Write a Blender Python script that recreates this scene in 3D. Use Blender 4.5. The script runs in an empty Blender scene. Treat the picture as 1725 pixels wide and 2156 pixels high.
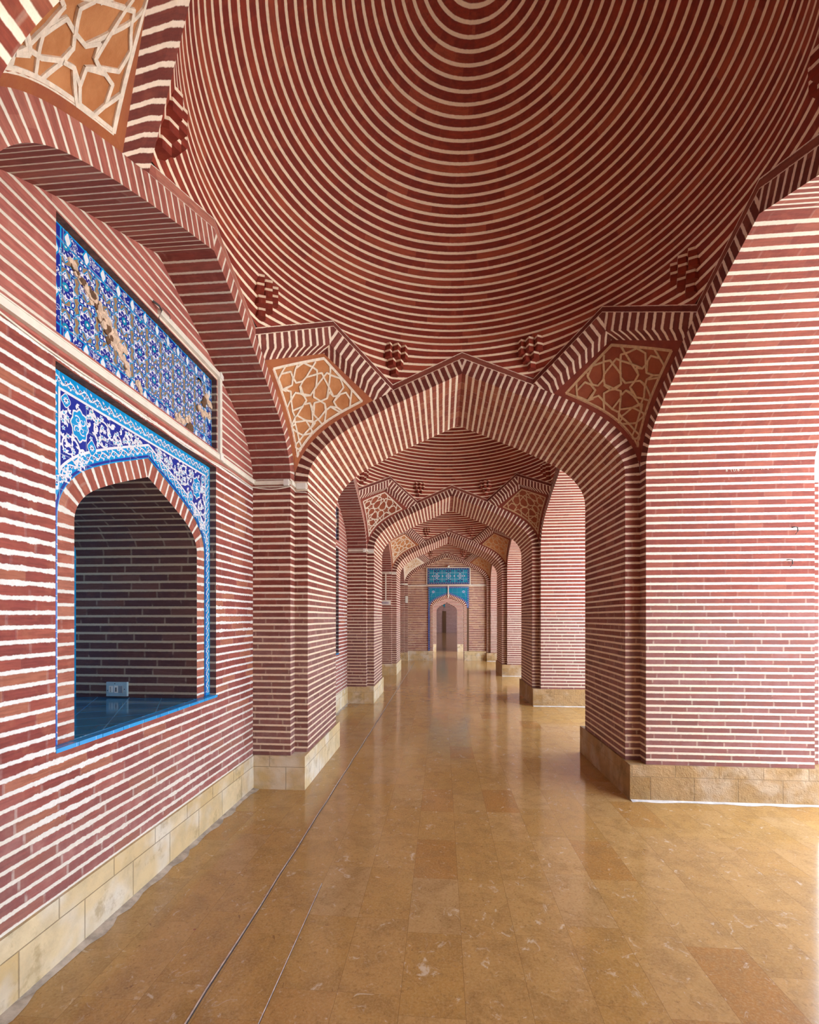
import bpy, math, random
from mathutils import Vector, Matrix
random.seed(7)
scene = bpy.context.scene
COL = scene.collection
# ------------------------------------------------------------------ dimensions (metres)
F_PX, PX, PY, EYE = 986.0, 849.0, 1301.0, 1.5
TH = math.atan(82 / 986)
XC, S, D = 0.175, 1.5, 0.12            # bay centre line, half bay, notch
A = S - D                              # half arch opening
YB0, PITCH = 2.63, 4.12                # centre of the nearest bay, bay spacing
CP = 0.0555                            # brick course
CPA = 0.0625                           # brick course of the arches and of the walls above 1.75 m
def VZ(z): return z / CP if z < 1.75 else 1.75 / CP + (z - 1.75) / CPA
ZS, PLH = 2.62, 0.293
WX = -1.665                            # left wall face
RX = 2.975                             # outer side of the right piers
NB = 4
PIER_T = PITCH - 2 * S                 # notch to notch

# ------------------------------------------------------------------ node helpers
class G:
    def __init__(self, name):
        self.m = bpy.data.materials.new(name); self.m.use_nodes = True
        self.t = self.m.node_tree; self.n = self.t.nodes; self.l = self.t.links
        self.n.clear()
        self.out = self.n.new('ShaderNodeOutputMaterial')
        self.b = self.n.new('ShaderNodeBsdfPrincipled')
        self.l.new(self.b.outputs[0], self.out.inputs[0])
    def put(self, sock, v):
        if isinstance(v, (int, float)):
            sock.default_value = v
        elif isinstance(v, (tuple, list)):
            n = len(sock.default_value)
            v = tuple(v)
            sock.default_value = v + (1,) * (n - len(v)) if len(v) < n else v[:n]
        else:
            self.l.new(v, sock)
    def math(self, op, a, b=0.0, c=None, clamp=False):
        x = self.n.new('ShaderNodeMath'); x.operation = op; x.use_clamp = clamp
        self.put(x.inputs[0], a); self.put(x.inputs[1], b)
        if c is not None: self.put(x.inputs[2], c)
        return x.outputs[0]
    def add(self, a, b): return self.math('ADD', a, b)
    def sub(self, a, b): return self.math('SUBTRACT', a, b)
    def mul(self, a, b): return self.math('MULTIPLY', a, b)
    def step(self, v, lo, hi, a=0.0, b=1.0):
        x = self.n.new('ShaderNodeMapRange'); x.interpolation_type = 'SMOOTHSTEP'
        self.put(x.inputs['Value'], v); self.put(x.inputs['From Min'], lo); self.put(x.inputs['From Max'], hi)
        self.put(x.inputs['To Min'], a); self.put(x.inputs['To Max'], b)
        return x.outputs[0]
    def mix(self, f, a, b, mode='MIX'):
        x = self.n.new('ShaderNodeMix'); x.data_type = 'RGBA'; x.blend_type = mode
        self.put(x.inputs[0], f); self.put(x.inputs[6], a); self.put(x.inputs[7], b)
        return x.outputs[2]
    def pos(self):
        if not hasattr(self, '_p'): self._p = self.n.new('ShaderNodeNewGeometry').outputs['Position']
        return self._p
    def uv(self):
        if not hasattr(self, '_uv'):
            u = self.n.new('ShaderNodeUVMap'); u.uv_map = 'UVMap'
            s = self.n.new('ShaderNodeSeparateXYZ'); self.l.new(u.outputs[0], s.inputs[0])
            self._uv = (s.outputs[0], s.outputs[1])
        return self._uv
    def sep(self, v):
        s = self.n.new('ShaderNodeSeparateXYZ'); self.l.new(v, s.inputs[0]); return s.outputs
    def vec(self, x, y, z=0.0):
        c = self.n.new('ShaderNodeCombineXYZ')
        self.put(c.inputs[0], x); self.put(c.inputs[1], y); self.put(c.inputs[2], z); return c.outputs[0]
    def noise(self, v, scale, detail=2.0, rough=0.5, dist=0.0):
        x = self.n.new('ShaderNodeTexNoise'); self.put(x.inputs['Vector'], v)
        x.inputs['Scale'].default_value = scale; x.inputs['Detail'].default_value = detail
        x.inputs['Roughness'].default_value = rough; x.inputs['Distortion'].default_value = dist
        return x.outputs[0]
    def white(self, v):
        x = self.n.new('ShaderNodeTexWhiteNoise'); x.noise_dimensions = '3D'; self.put(x.inputs['Vector'], v)
        return x.outputs['Value']
    def bump(self, h, dist, strength=1.0):
        x = self.n.new('ShaderNodeBump'); x.inputs['Distance'].default_value = dist
        x.inputs['Strength'].default_value = strength
        self.put(x.inputs['Height'], h); self.l.new(x.outputs[0], self.b.inputs['Normal'])
    def fin(self, col, rough=0.7, spec=0.5):
        self.put(self.b.inputs['Base Color'], col); self.put(self.b.inputs['Roughness'], rough)
        self.put(self.b.inputs['Specular IOR Level'], spec)
        return self.m

def plain(name, col, rough=0.5, var=0.15, scale=20, spec=0.5, metal=0.0, bump=0.0):
    g = G(name)
    n = g.noise(g.pos(), scale, 4, 0.6)
    dark = tuple(c * (1 - var) for c in col); lite = tuple(min(1, c * (1 + var)) for c in col)
    g.b.inputs['Metallic'].default_value = metal
    if bump: g.bump(n, bump)
    return g.fin(g.mix(g.step(n, .3, .7), dark, lite), rough, spec)

def brick(name, c1, c2, c3, mortar, frac=0.31, rag=0.10, wob=0.10, joint=0.25, spill=0.0, wear=0.0, blen=0.21,
          wearcol=(.30, .19, .18), wearz=1.55, mortarlow=None, rough=0.8):
    """courses run along UV u (metres); a mortar line sits on every whole v"""
    g = G(name); u, v = g.uv(); p = g.pos()
    z = g.sep(p)[2]
    n1 = g.noise(p, 3.5, 1); n2 = g.noise(p, 45, 3, 0.65); n3 = g.noise(p, 14, 3, 0.6); big = g.noise(p, 1.3, 3, 0.6)
    v2 = g.add(v, g.add(g.mul(g.sub(n1, .5), wob), g.mul(g.sub(n2, .5), rag)))
    dm = g.math('ABSOLUTE', g.sub(g.math('FRACT', g.add(v2, .5)), .5))
    hw = frac / 2
    if spill:
        patch = g.step(g.add(big, g.mul(g.sub(n3, .5), .35)), .50, .66)
        hw = g.add(frac / 2, g.mul(g.mul(patch, spill), g.sub(g.noise(p, 26, 5, .75), .30)))
    mask = g.step(g.sub(dm, hw), -.035, .035, 1.0, 0.0)
    course = g.math('FLOOR', v2)
    u2 = g.add(g.math('DIVIDE', u, blen), g.mul(g.white(g.vec(course, 3.1, 0.0)), 9.0))
    cell = g.math('FLOOR', u2); fu = g.math('FRACT', u2)
    r1 = g.white(g.vec(course, cell, 1.0)); r2 = g.white(g.vec(course, cell, 5.0))
    bc = g.mix(g.step(r1, .0, .55), c1, c2)
    bc = g.mix(g.mul(g.step(r2, .72, .95), .8), bc, c3)
    streak = g.noise(g.vec(g.mul(u, 3.0), g.mul(v, 1.6), z), 3.0, 5, 0.65)
    bc = g.mix(g.step(streak, .25, .75), g.mix(.45, bc, (.05, .012, .01)), bc)
    bc = g.mix(g.mul(g.step(n3, .45, .8), .4), bc, c3)
    mc = mortar
    dj = g.math('MINIMUM', fu, g.sub(1.0, fu))
    jm = g.step(dj, .006 / blen * .6, .006 / blen * 1.5, 1.0, 0.0)
    jamt = joint
    if wear:
        low = g.step(g.add(z, g.mul(g.sub(big, .5), 1.1)), wearz - .25, wearz + .25, 1.0, 0.0)
        jamt = g.add(joint * .5, g.mul(low, .26))
        pal = g.mix(g.step(r2, .1, .9), wearcol, tuple(c * .55 for c in wearcol))
        bc = g.mix(g.mul(low, g.add(wear * .55, g.mul(g.sub(n3, .5), .9))), bc, pal)
        if mortarlow: mc = g.mix(g.mul(low, .9), mortar, mortarlow)
    jm = g.mul(g.mul(jm, jamt), g.step(n3, .35, .6))
    mc2 = g.mix(g.step(n2, .2, .8), g.mix(.22, mc, (.35, .26, .18)), mc)
    col = g.mix(g.math('MAXIMUM', mask, jm), bc, mc2)
    g.bump(g.add(g.mul(g.math('MAXIMUM', mask, jm), .5), g.mul(n2, .5)), .004, .7)
    return g.fin(col, g.add(rough - .12, g.mul(n3, .2)), .35)

CREAM = (.86, .76, .63); WHITE = (.79, .79, .78)
M = {}
M['dome'] = brick('dome_brick', (.29, .036, .017), (.235, .027, .0145), (.40, .08, .038), (.88, .74, .58), .30, .07, .05, .02, blen=.45)
M['pier'] = brick('pier_brick', (.29, .07, .048), (.22, .048, .034), (.36, .12, .08), CREAM, .31, .08, .06, .18, wear=.9, mortarlow=(.78, .62, .46))
M['reveal'] = brick('reveal_brick', (.27, .060, .038), (.225, .047, .031), (.33, .10, .065), (.66, .60, .52), .33, .08, .06, .15, wear=.9, mortarlow=(.66, .56, .44), wearcol=(.24, .135, .13), wearz=1.6)  # same brick as the piers, coloured darker to offset the strong courtyard light
M['soffit'] = brick('soffit_brick', (.36, .09, .045), (.27, .055, .032), (.42, .15, .08), (.90, .80, .66), .36, .12, .08, .16, blen=.12)
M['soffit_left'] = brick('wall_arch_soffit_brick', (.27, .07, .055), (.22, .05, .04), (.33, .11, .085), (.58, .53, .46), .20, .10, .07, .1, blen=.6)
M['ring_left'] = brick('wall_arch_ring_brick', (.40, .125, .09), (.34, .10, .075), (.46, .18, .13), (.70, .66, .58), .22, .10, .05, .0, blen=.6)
M['niche_ring'] = brick('niche_ring_brick', (.40, .12, .08), (.34, .09, .06), (.48, .20, .13), (.72, .72, .68), .24, .14, .08, .1, spill=.25, blen=.6)
M['arch'] = brick('voussoir_brick', (.22, .05, .038), (.16, .033, .025), (.30, .09, .06), (.82, .70, .58), .32, .14, .05, .0, blen=.6)
M['wall'] = brick('wall_brick', (.36, .085, .062), (.27, .058, .048), (.46, .17, .10), WHITE, .28, .17, .14, .2, spill=.42, wear=.75, wearcol=(.44, .24, .225), wearz=.75, mortarlow=(.74, .69, .60))
M['lunette'] = brick('lunette_brick', (.46, .145, .115), (.40, .12, .10), (.52, .20, .16), (.72, .67, .58), .24, .07, .05, .03, blen=.5)
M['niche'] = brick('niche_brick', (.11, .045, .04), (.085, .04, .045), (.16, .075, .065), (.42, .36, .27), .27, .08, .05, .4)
M['farbrick'] = brick('end_brick', (.33, .12, .07), (.24, .06, .05), (.42, .18, .09), (.84, .70, .54), .36, .16, .10, .2, spill=.35, blen=.2)
M['hall'] = brick('hall_brick', (.40, .22, .22), (.33, .18, .18), (.46, .27, .27), (.60, .45, .44), .3, .1, .06, .1)

def stone(name, a, b, pit, lime=.6):
    g = G(name); u, v = g.uv(); p = g.pos()
    row = g.math('GREATER_THAN', v, .198)
    u2 = g.add(g.math('DIVIDE', u, .34), g.mul(row, .43))
    cell = g.math('FLOOR', u2); fu = g.math('FRACT', u2)
    r = g.white(g.vec(cell, row, 2.0))
    n = g.noise(p, 9, 6, .65); n2 = g.noise(p, 38, 5, .7); n3 = g.noise(p, 3, 3, .6)
    c = g.mix(r, a, b)
    c = g.mix(g.mul(g.step(n, .35, .7), .55), c, tuple(x * .62 for x in b))
    c = g.mix(g.mul(g.step(n3, .45, .65), lime), c, (.72, .69, .62))
    c = g.mix(g.mul(g.step(g.noise(p, 5, 5, .7), .54, .68), .6), c, tuple(x * .55 for x in a))
    dj = g.math('MINIMUM', fu, g.sub(1.0, fu))
    j = g.math('MAXIMUM', g.step(dj, .004, .012, 1.0, 0.0), g.step(g.math('ABSOLUTE', g.sub(v, .198)), .0012, .003, 1.0, 0.0))
    c = g.mix(g.mul(j, .6), c, (.22, .15, .08))
    g.bump(g.sub(g.mul(g.add(n, n2), pit), g.mul(j, .3)), .012, .9)
    return g.fin(c, .75, .3)
M['stone'] = stone('plinth_stone', (.60, .43, .20), (.70, .57, .36), .35)
M['stone_rough'] = stone('rough_plinth_stone', (.34, .20, .07), (.44, .28, .13), 1.5, .22)

def floor_mat():
    g = G('polished_floor_stone'); p = g.pos(); x, y, z = g.sep(p)
    W, L = .2545, .47
    ux = g.math('DIVIDE', g.sub(x, .09), W); cx = g.math('FLOOR', ux); fx = g.math('FRACT', ux)
    uy = g.add(g.math('DIVIDE', y, L), g.mul(g.white(g.vec(cx, 1.7, 0.0)), 5.0)); cy = g.math('FLOOR', uy); fy = g.math('FRACT', uy)
    r1 = g.white(g.vec(cx, cy, 1.0)); r2 = g.white(g.vec(cx, cy, 9.0))
    c = g.mix(r1, (.42, .235, .066), (.47, .28, .10))
    c = g.mix(g.mul(g.step(r2, .84, .98), .6), c, (.34, .14, .03))
    c = g.mix(g.mul(g.step(r2, .22, .04), .35), c, (.42, .28, .14))
    off = g.vec(g.add(x, g.mul(r1, 13.0)), g.add(g.mul(y, 1.0), g.mul(r2, 9.0)), 0.0)
    n1 = g.noise(off, 6, 8, .72, .5); n2 = g.noise(off, 48, 6, .75, .8); n3 = g.noise(off, 13, 7, .7, 1.2)
    c = g.mix(g.mul(g.step(n1, .42, .66), .6), c, (.26, .145, .050))
    c = g.mix(g.mul(g.step(n2, .50, .66), .6), c, (.24, .13, .045))
    c = g.mix(g.mul(g.step(g.noise(off, 90, 3, .7), .42, .66), .35), c, (.54, .36, .16))
    c = g.mix(g.mul(g.step(g.noise(off, 22, 4, .6, 1.6), .67, .72), .6), c, (.15, .07, .025))
    c = g.mix(g.mul(g.step(n3, .585, .70), .7), c, (.64, .54, .40))
    c = g.mix(g.mul(g.step(g.noise(off, 70, 3, .6), .68, .74), .75), c, (.14, .06, .02))
    # dark and grey pebbles in the stone
    vo = g.n.new('ShaderNodeTexVoronoi'); vo.inputs['Scale'].default_value = 3.6
    g.put(vo.inputs['Vector'], g.vec(x, y, 0.0))
    vc = g.sep(vo.outputs['Color'])
    spot = g.mul(g.step(g.add(vo.outputs['Distance'], g.mul(g.sub(n2, .5), .03)), .025, .034, 1.0, 0.0), g.math('GREATER_THAN', vc[0], .55))
    c = g.mix(g.mul(spot, .85), c, g.mix(g.math('GREATER_THAN', vc[1], .6), (.20, .19, .20), (.26, .08, .05)))
    dx = g.mul(g.math('MINIMUM', fx, g.sub(1.0, fx)), W); dy = g.mul(g.math('MINIMUM', fy, g.sub(1.0, fy)), L)
    j = g.math('MAXIMUM', g.step(dx, .0005, .0016, 1.0, 0.0), g.mul(g.step(dy, .0005, .0016, 1.0, 0.0), .6))
    c = g.mix(g.mul(j, .55), c, (.16, .08, .03))
    g.bump(g.noise(g.vec(g.mul(x, 1.0), y, 0.0), 2.2, 2), .01, .05)
    return g.fin(c, g.add(.06, g.mul(n1, .12)), .58)
M['floor'] = floor_mat()

def glaze(name, c1, c2, tile=.15, rough=.18, line=(.5, .6, .62), la=.35, rot=0.0):
    g = G(name); u, v = g.uv(); p = g.pos()
    if rot:
        cr, sr = math.cos(rot), math.sin(rot)
        u, v = g.add(g.mul(u, cr), g.mul(v, sr)), g.sub(g.mul(v, cr), g.mul(u, sr))
    a = g.math('DIVIDE', u, tile); b = g.math('DIVIDE', v, tile)
    r = g.white(g.vec(g.math('FLOOR', a), g.math('FLOOR', b), 4.0))
    n = g.noise(p, 12, 4, .6)
    c = g.mix(g.math('MULTIPLY', g.add(r, n), .5), c1, c2)
    fa = g.math('FRACT', a); fb = g.math('FRACT', b)
    d = g.math('MINIMUM', g.math('MINIMUM', fa, g.sub(1.0, fa)), g.math('MINIMUM', fb, g.sub(1.0, fb)))
    c = g.mix(g.mul(g.step(d, .008, .02, 1.0, 0.0), la), c, line)
    return g.fin(c, rough, .5)
M['cobalt'] = glaze('cobalt_glaze', (.005, .016, .24), (.009, .03, .33), .16, .3)
M['cyan'] = glaze('turquoise_glaze', (.004, .22, .56), (.01, .34, .70), .16)
M['sill'] = glaze('sill_glaze', (.0, .13, .28), (.004, .20, .40), .21, .12, (.25, .5, .6), .6, .5)
M['nosing'] = glaze('nosing_glaze', (.01, .24, .60), (.02, .36, .75), .12)
M['teal'] = glaze('teal_glaze', (.0, .20, .36), (.01, .29, .46), .15, .25)
M['whiteglaze'] = plain('white_glaze', (.72, .74, .80), .25, .05)
M['paleblue'] = plain('pale_blue_glaze', (.10, .42, .66), .25, .1)
M['navy'] = plain('navy_glaze', (.02, .025, .16), .25, .15)
M['tan'] = plain('tan_clay', (.27, .16, .08), .7, .2, 60)
M['plaster'] = plain('broken_plaster', (.60, .45, .34), .9, .25, 40, bump=.01)
M['hollow'] = plain('dark_clay_hollow', (.12, .06, .03), .9, .3, 50)
M['dust'] = plain('dusty_clay_ledge', (.13, .055, .04), .9, .35, 30, bump=.01)  # dark mottled brown for recess tops, bottoms and niche backing
M['lat_white'] = plain('lattice_mortar_white', (.72, .64, .54), .85, .12, 40, bump=.004)
M['lat_tan'] = plain('lattice_mortar_tan', (.50, .34, .20), .85, .15, 40, bump=.004)
def clay(name, a, b):
    g = G(name); p = g.pos()
    n = g.noise(p, 6, 5, .65); n2 = g.noise(p, 30, 4, .6)
    g.bump(g.add(n, n2), .006, .6)
    return g.fin(g.mix(g.step(n, .3, .72), a, b), .8, .3)
M['clay_tan'] = clay('squinch_clay_tan', (.40, .155, .055), (.52, .24, .10))
M['clay_red'] = clay('squinch_clay_red', (.30, .085, .04), (.22, .05, .028))
M['clay_white'] = clay('squinch_clay_whitewashed', (.72, .58, .42), (.52, .28, .13))
M['edge_tan'] = clay('squinch_edge_tan', (.36, .12, .045), (.28, .08, .04))
M['edge_red'] = clay('squinch_edge_red', (.24, .055, .035), (.18, .035, .025))
M['pvc'] = plain('cream_pvc', (.74, .71, .63), .4, .06)
M['wire'] = plain('black_wire', (.03, .03, .03), .5)
M['plate'] = plain('blue_grey_plate', (.30, .44, .52), .4, .06)
M['white_plastic'] = plain('white_plastic', (.75, .75, .72), .4, .04)
M['metalgrey'] = plain('grey_metal', (.42, .42, .42), .35, .08, metal=.6)
M['cement'] = plain('cement_fillet', (.42, .36, .29), .9, .3, 12, bump=.008)
M['lime'] = plain('lime_fillet', (.58, .56, .53), .9, .2, 14, bump=.006)
M['joint'] = plain('joint_filler_pale', (.74, .70, .64), .8, .3, 30)
M['ground'] = plain('courtyard_paving', (.74, .69, .62), .9, .08, 2)
M['roofplaster'] = plain('roof_plaster', (.45, .22, .15), .9)

# ------------------------------------------------------------------ mesh helper
class MB:
    def __init__(s, jit=None): s.v = []; s.f = []; s.uv = []; s.mi = []; s.jit = jit
    def face(s, pts, uvs=None, m=0):
        if s.jit:                          # overlapping glaze strokes: each a hair above the last, never coplanar
            e = (len(s.f) % 25) * 1e-5
            pts = [(p[0] + s.jit[0] * e, p[1] + s.jit[1] * e, p[2] + s.jit[2] * e) for p in pts]
        k = len(s.v); s.v += [tuple(p) for p in pts]
        s.f.append(tuple(range(k, k + len(pts))))
        s.uv.append(uvs or [(p[0] + p[1], p[2] / CP) for p in pts]); s.mi.append(m)
    def strip(s, a, b, ua, ub, m=0):
        for i in range(len(a) - 1):
            s.face([a[i], a[i + 1], b[i + 1], b[i]], [ua[i], ua[i + 1], ub[i + 1], ub[i]], m)
    def grid(s, P, U, m=0):
        for i in range(len(P) - 1): s.strip(P[i], P[i + 1], U[i], U[i + 1], m)
    def box(s, lo, hi, m=0, vs=CP):
        (a, b, c), (d, e, f) = lo, hi
        q = lambda pts, uv: s.face(pts, uv, m)
        q([(a, b, c), (d, b, c), (d, b, f), (a, b, f)], [(a, c / vs), (d, c / vs), (d, f / vs), (a, f / vs)])
        q([(d, e, c), (a, e, c), (a, e, f), (d, e, f)], [(d, c / vs), (a, c / vs), (a, f / vs), (d, f / vs)])
        q([(d, b, c), (d, e, c), (d, e, f), (d, b, f)], [(b, c / vs), (e, c / vs), (e, f / vs), (b, f / vs)])
        q([(a, e, c), (a, b, c), (a, b, f), (a, e, f)], [(e, c / vs), (b, c / vs), (b, f / vs), (e, f / vs)])
        q([(a, b, f), (d, b, f), (d, e, f), (a, e, f)], [(a, b), (d, b), (d, e), (a, e)])
        q([(a, e, c), (d, e, c), (d, b, c), (a, b, c)], [(a, e), (d, e), (d, b), (a, b)])
    def prism(s, poly, fn, h, m=0):
        """poly: 2D points; fn(a,b,h)->3D; top face at h and sides down to 0"""
        n = len(poly)
        s.face([fn(a, b, h) for a, b in poly], [(a, b) for a, b in poly], m)
        for i in range(n):
            (a, b), (c, d) = poly[i], poly[(i + 1) % n]
            s.face([fn(a, b, 0), fn(c, d, 0), fn(c, d, h), fn(a, b, h)], [(a, b), (c, d), (c, d), (a, b)], m)
    def build(s, name, mats, parent=None, smooth=False, weld=True):
        me = bpy.data.meshes.new(name)
        me.from_pydata(s.v, [], s.f); me.update()
        uvl = me.uv_layers.new(name='UVMap')
        k = 0; flat = []
        for q in s.uv:
            for c in q: flat += [c[0], c[1]]
        uvl.data.foreach_set('uv', flat)
        me.polygons.foreach_set('material_index', s.mi)
        if not isinstance(mats, (list, tuple)): mats = [mats]
        for x in mats: me.materials.append(x)
        if weld:
            import bmesh
            bm = bmesh.new(); bm.from_mesh(me); bmesh.ops.remove_doubles(bm, verts=bm.verts, dist=1e-5)
            bm.to_mesh(me); bm.free()
        if smooth:
            me.polygons.foreach_set('use_smooth', [True] * len(me.polygons))
        o = bpy.data.objects.new(name, me); COL.objects.link(o)
        if parent: o.parent = parent
        return o

def tag(o, label, cat, group=None, kind=None):
    o['label'] = label; o['category'] = cat
    if group: o['group'] = group
    if kind: o['kind'] = kind
    return o
def thing(name, label, cat, loc=(0, 0, 0), group=None, kind=None, rz=0.0):
    o = bpy.data.objects.new(name, None); COL.objects.link(o); o.location = loc; o.rotation_euler = (0, 0, rz)
    o.empty_display_size = .1
    return tag(o, label, cat, group, kind)
def dup(root, loc, rz, label, group=None):
    r = root.copy(); COL.objects.link(r); r.location = loc; r.rotation_euler = (0, 0, rz); r['label'] = label
    if group: r['group'] = group
    for ch in list(root.children):
        c = ch.copy(); COL.objects.link(c); c.parent = r
        for g2 in list(ch.children):
            d = g2.copy(); COL.objects.link(d); d.parent = c
    return r
def lerp(a, b, t): return a + (b - a) * t
def interp(tab, x):
    for (x0, y0), (x1, y1) in zip(tab, tab[1:]):
        if x <= x1: return lerp(y0, y1, (x - x0) / (x1 - x0))
    return tab[-1][1]
def catmull(pts, n):
    out = []
    P = [pts[0]] + list(pts) + [pts[-1]]
    for i in range(1, len(P) - 2):
        p0, p1, p2, p3 = P[i - 1:i + 3]
        for k in range(n):
            t = k / n
            out.append(tuple(.5 * (2 * b + (c - a) * t + (2 * a - 5 * b + 4 * c - d) * t * t + (3 * b - a - 3 * c + d) * t ** 3) for a, b, c, d in zip(p0, p1, p2, p3)))
    out.append(tuple(pts[-1])); return out

# ------------------------------------------------------------------ four-centred arch profile: (s>=0, z) from springing to apex
HALF = [(1.38, 2.62), (1.38, 2.70), (1.372, 2.79), (1.34, 2.88), (1.279, 2.972), (1.204, 3.052), (1.10, 3.132), (.964, 3.212)]
HALF = catmull(HALF, 4) + [(.807, 3.291), (.608, 3.384), (.40, 3.473), (.20, 3.557), (0.0, 3.641)]
def arc_len(p):
    o = [0.0]
    for a, b in zip(p, p[1:]): o.append(o[-1] + math.hypot(b[0] - a[0], b[1] - a[1]))
    return o
def normals(p):
    out = []
    for i in range(len(p)):
        a = p[max(i - 1, 0)]; b = p[min(i + 1, len(p) - 1)]
        tx, tz = b[0] - a[0], b[1] - a[1]; l = math.hypot(tx, tz)
        out.append((tz / l, -tx / l))            # outward (away from the opening) for the s>0 half
    return out
def offset(p, d, end_at_axis=True):
    n = normals(p); q = [(a + nx * d, b + nz * d) for (a, b), (nx, nz) in zip(p, n)]
    if end_at_axis:
        nx, nz = n[-1]; q[-1] = (0.0, p[-1][1] + d / nz)
        q = [c if c[0] >= 0 else (0.0, q[-1][1]) for c in q]
    return q
AL = arc_len(HALF)
EX = offset(HALF, D)                     # outer edge of the voussoir ring
EXB = offset(HALF, D + .052)             # outer edge of the border course

def arch_mesh_parts(fn, d0, d1, faces, soffit_mat, parent, ring_mat='arch', ringd=D, p=HALF, topz=3.95, half_w=S, border=True):
    """fn(s,z,d)->point.  faces: depths that carry a voussoir ring, with the outward direction sign"""
    al = arc_len(p); ex = offset(p, ringd); exb = offset(p, ringd + .052)
    so = MB(); 
    for sg in (1, -1):
        a = [fn(sg * s, z, d0) for s, z in p]; b = [fn(sg * s, z, d1) for s, z in p]
        v = [VZ(p[0][1]) + l / CPA for l in al]
        so.strip(a, b, [(d0, x) for x in v], [(d1, x) for x in v])
    so.build('soffit', soffit_mat, parent)
    for d, sgn in faces:
        r = MB()
        for sg in (1, -1):
            v = [VZ(p[0][1]) + l / CPA for l in al]; v2 = v[:]; v2[-1] += .8
            r.strip([fn(sg * s, z, d) for s, z in p], [fn(sg * s, z, d) for s, z in ex], [(0, x) for x in v], [(ringd, x) for x in v2])
        r.build('voussoir_ring', M[ring_mat], parent)
        if border:
            b = MB()
            k = next(i for i, q in enumerate(ex) if q[0] < .66)
            for sg in (1, -1):
                i0 = [(interp([(q[1], q[0]) for q in ex], 0) if False else q) for q in ex[k:]]
                i1 = exb[k:]
                b.strip([fn(sg * s, z, d) for s, z in i0], [fn(sg * s, z, d) for s, z in i1], [(l, .08) for l in al[k:]], [(l, .95) for l in al[k:]])
            b.build('border_course', M[ring_mat], parent)
    w = MB()                              # solid masonry over the arch, just behind the faces
    for d, sgn in ((d0, 1), (d1, -1)):
        dd = d + sgn * .012 * (1 if d1 > d0 else -1)
        for sg in (1, -1):
            lo = [fn(sg * s, z, dd) for s, z in ex]; hi = [fn(sg * min(s, half_w), topz, dd) for s, z in ex]
            w.strip(lo, hi, [(s, z / CP) for s, z in ex], [(s, topz / CP) for s, z in ex])
    w.face([fn(-half_w, topz, d0), fn(half_w, topz, d0), fn(half_w, topz, d1), fn(-half_w, topz, d1)])
    w.build('masonry', M['lunette'], parent)

# ------------------------------------------------------------------ camera
cam = bpy.data.cameras.new('camera'); co = bpy.data.objects.new('camera', cam); COL.objects.link(co)
cam.sensor_fit = 'HORIZONTAL'; cam.sensor_width = 36.0; cam.lens = F_PX / 1725 * 36
cam.shift_x = (862.5 - PX) / 1725; cam.shift_y = (PY - 1078) / 1725
cam.clip_start = .02; cam.clip_end = 400
co.location = (0, 0, EYE); co.rotation_euler = (math.pi / 2, 0, TH)
scene.camera = co

ORD = ['nearest', 'second', 'third', 'fourth']
# ------------------------------------------------------------------ piers
def y_front(k): return YB0 + S + (k - 1) * PITCH     # notch plane of pier pair k (k=0 is beside the camera)
LP = [(WX + .0005, -D), (XC - S, -D), (XC - S, 0), (XC - A, 0), (XC - A, PIER_T), (XC - S, PIER_T), (XC - S, PIER_T + D), (WX + .0005, PIER_T + D)]
XR0, XR1 = XC + S, RX
RP = [(XC + A, 0), (XR0, 0), (XR0, -D), (XR1, -D), (XR1, 0), (XR1 + D, 0), (XR1 + D, PIER_T), (XR1, PIER_T), (XR1, PIER_T + D), (XR0, PIER_T + D), (XR0, PIER_T), (XC + A, PIER_T)]
def shaft_mesh(poly, closed, mats=None):
    m = MB(); u = 0.0; n = len(poly)
    for i in range(n if closed else n - 1):
        a, b = poly[i], poly[(i + 1) % n]; l = math.hypot(b[0] - a[0], b[1] - a[1])
        for z0, z1 in ((PLH, 1.75), (1.75, ZS)):
            m.face([(a[0], a[1], z0), (b[0], b[1], z0), (b[0], b[1], z1), (a[0], a[1], z1)],
                   [(u, VZ(z0)), (u + l, VZ(z0)), (u + l, VZ(z1)), (u, VZ(z1))], mats[i] if mats else 0)
        u += l
    m.face([(x, y, ZS) for x, y in poly])
    return m
def plinth_mesh(x0, x1, y0, y1):
    m = MB(); m.box((x0, y0, 0), (x1, y1, PLH), vs=1.0); return m
OV = .015
pier_l = thing('brick_pier', '', 'pier', (0, y_front(1), 0))
shaft_mesh(LP, False).build('shaft', M['pier'], pier_l)
plinth_mesh(WX + .017, XC - A + OV, -D - .022, PIER_T + D + .022).build('plinth', M['stone'], pier_l)
pier_r = thing('brick_pier', '', 'pier', (0, y_front(1), 0))
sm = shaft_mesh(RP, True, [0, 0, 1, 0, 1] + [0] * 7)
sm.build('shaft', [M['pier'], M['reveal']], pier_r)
plinth_mesh(XC + A - OV, XR1 + D + OV, -D - .022, PIER_T + D + .022).build('plinth', M['stone_rough'], pier_r)
pl_lab = {1: 'nearest brick pier on the left, beside the arched wall niche', 2: 'second brick pier along the left wall, past the nearest cross arch',
          3: 'third brick pier along the left wall, carrying the small white switchboard', 4: 'last left brick pier, against the end wall', 0: 'left brick pier beside the camera, under the cut-off arch'}
pr_lab = {1: 'nearest and widest brick pier on the right, with a rough tan stone plinth', 2: 'second brick pier on the right, seen through the nearest cross arch',
          3: 'third brick pier on the right, far down the corridor', 4: 'last right brick pier, against the end wall', 0: 'right brick pier beside the camera'}
for k in (1, 2, 3, 4, 0):
    for root, lab, grp in ((pier_l, pl_lab, 'brick piers along the left wall'), (pier_r, pr_lab, 'free-standing brick piers on the right')):
        if k == 1: root['label'] = lab[1]; root['group'] = grp
        else: dup(root, (0, y_front(k), 0), 0, lab[k], grp)

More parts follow.
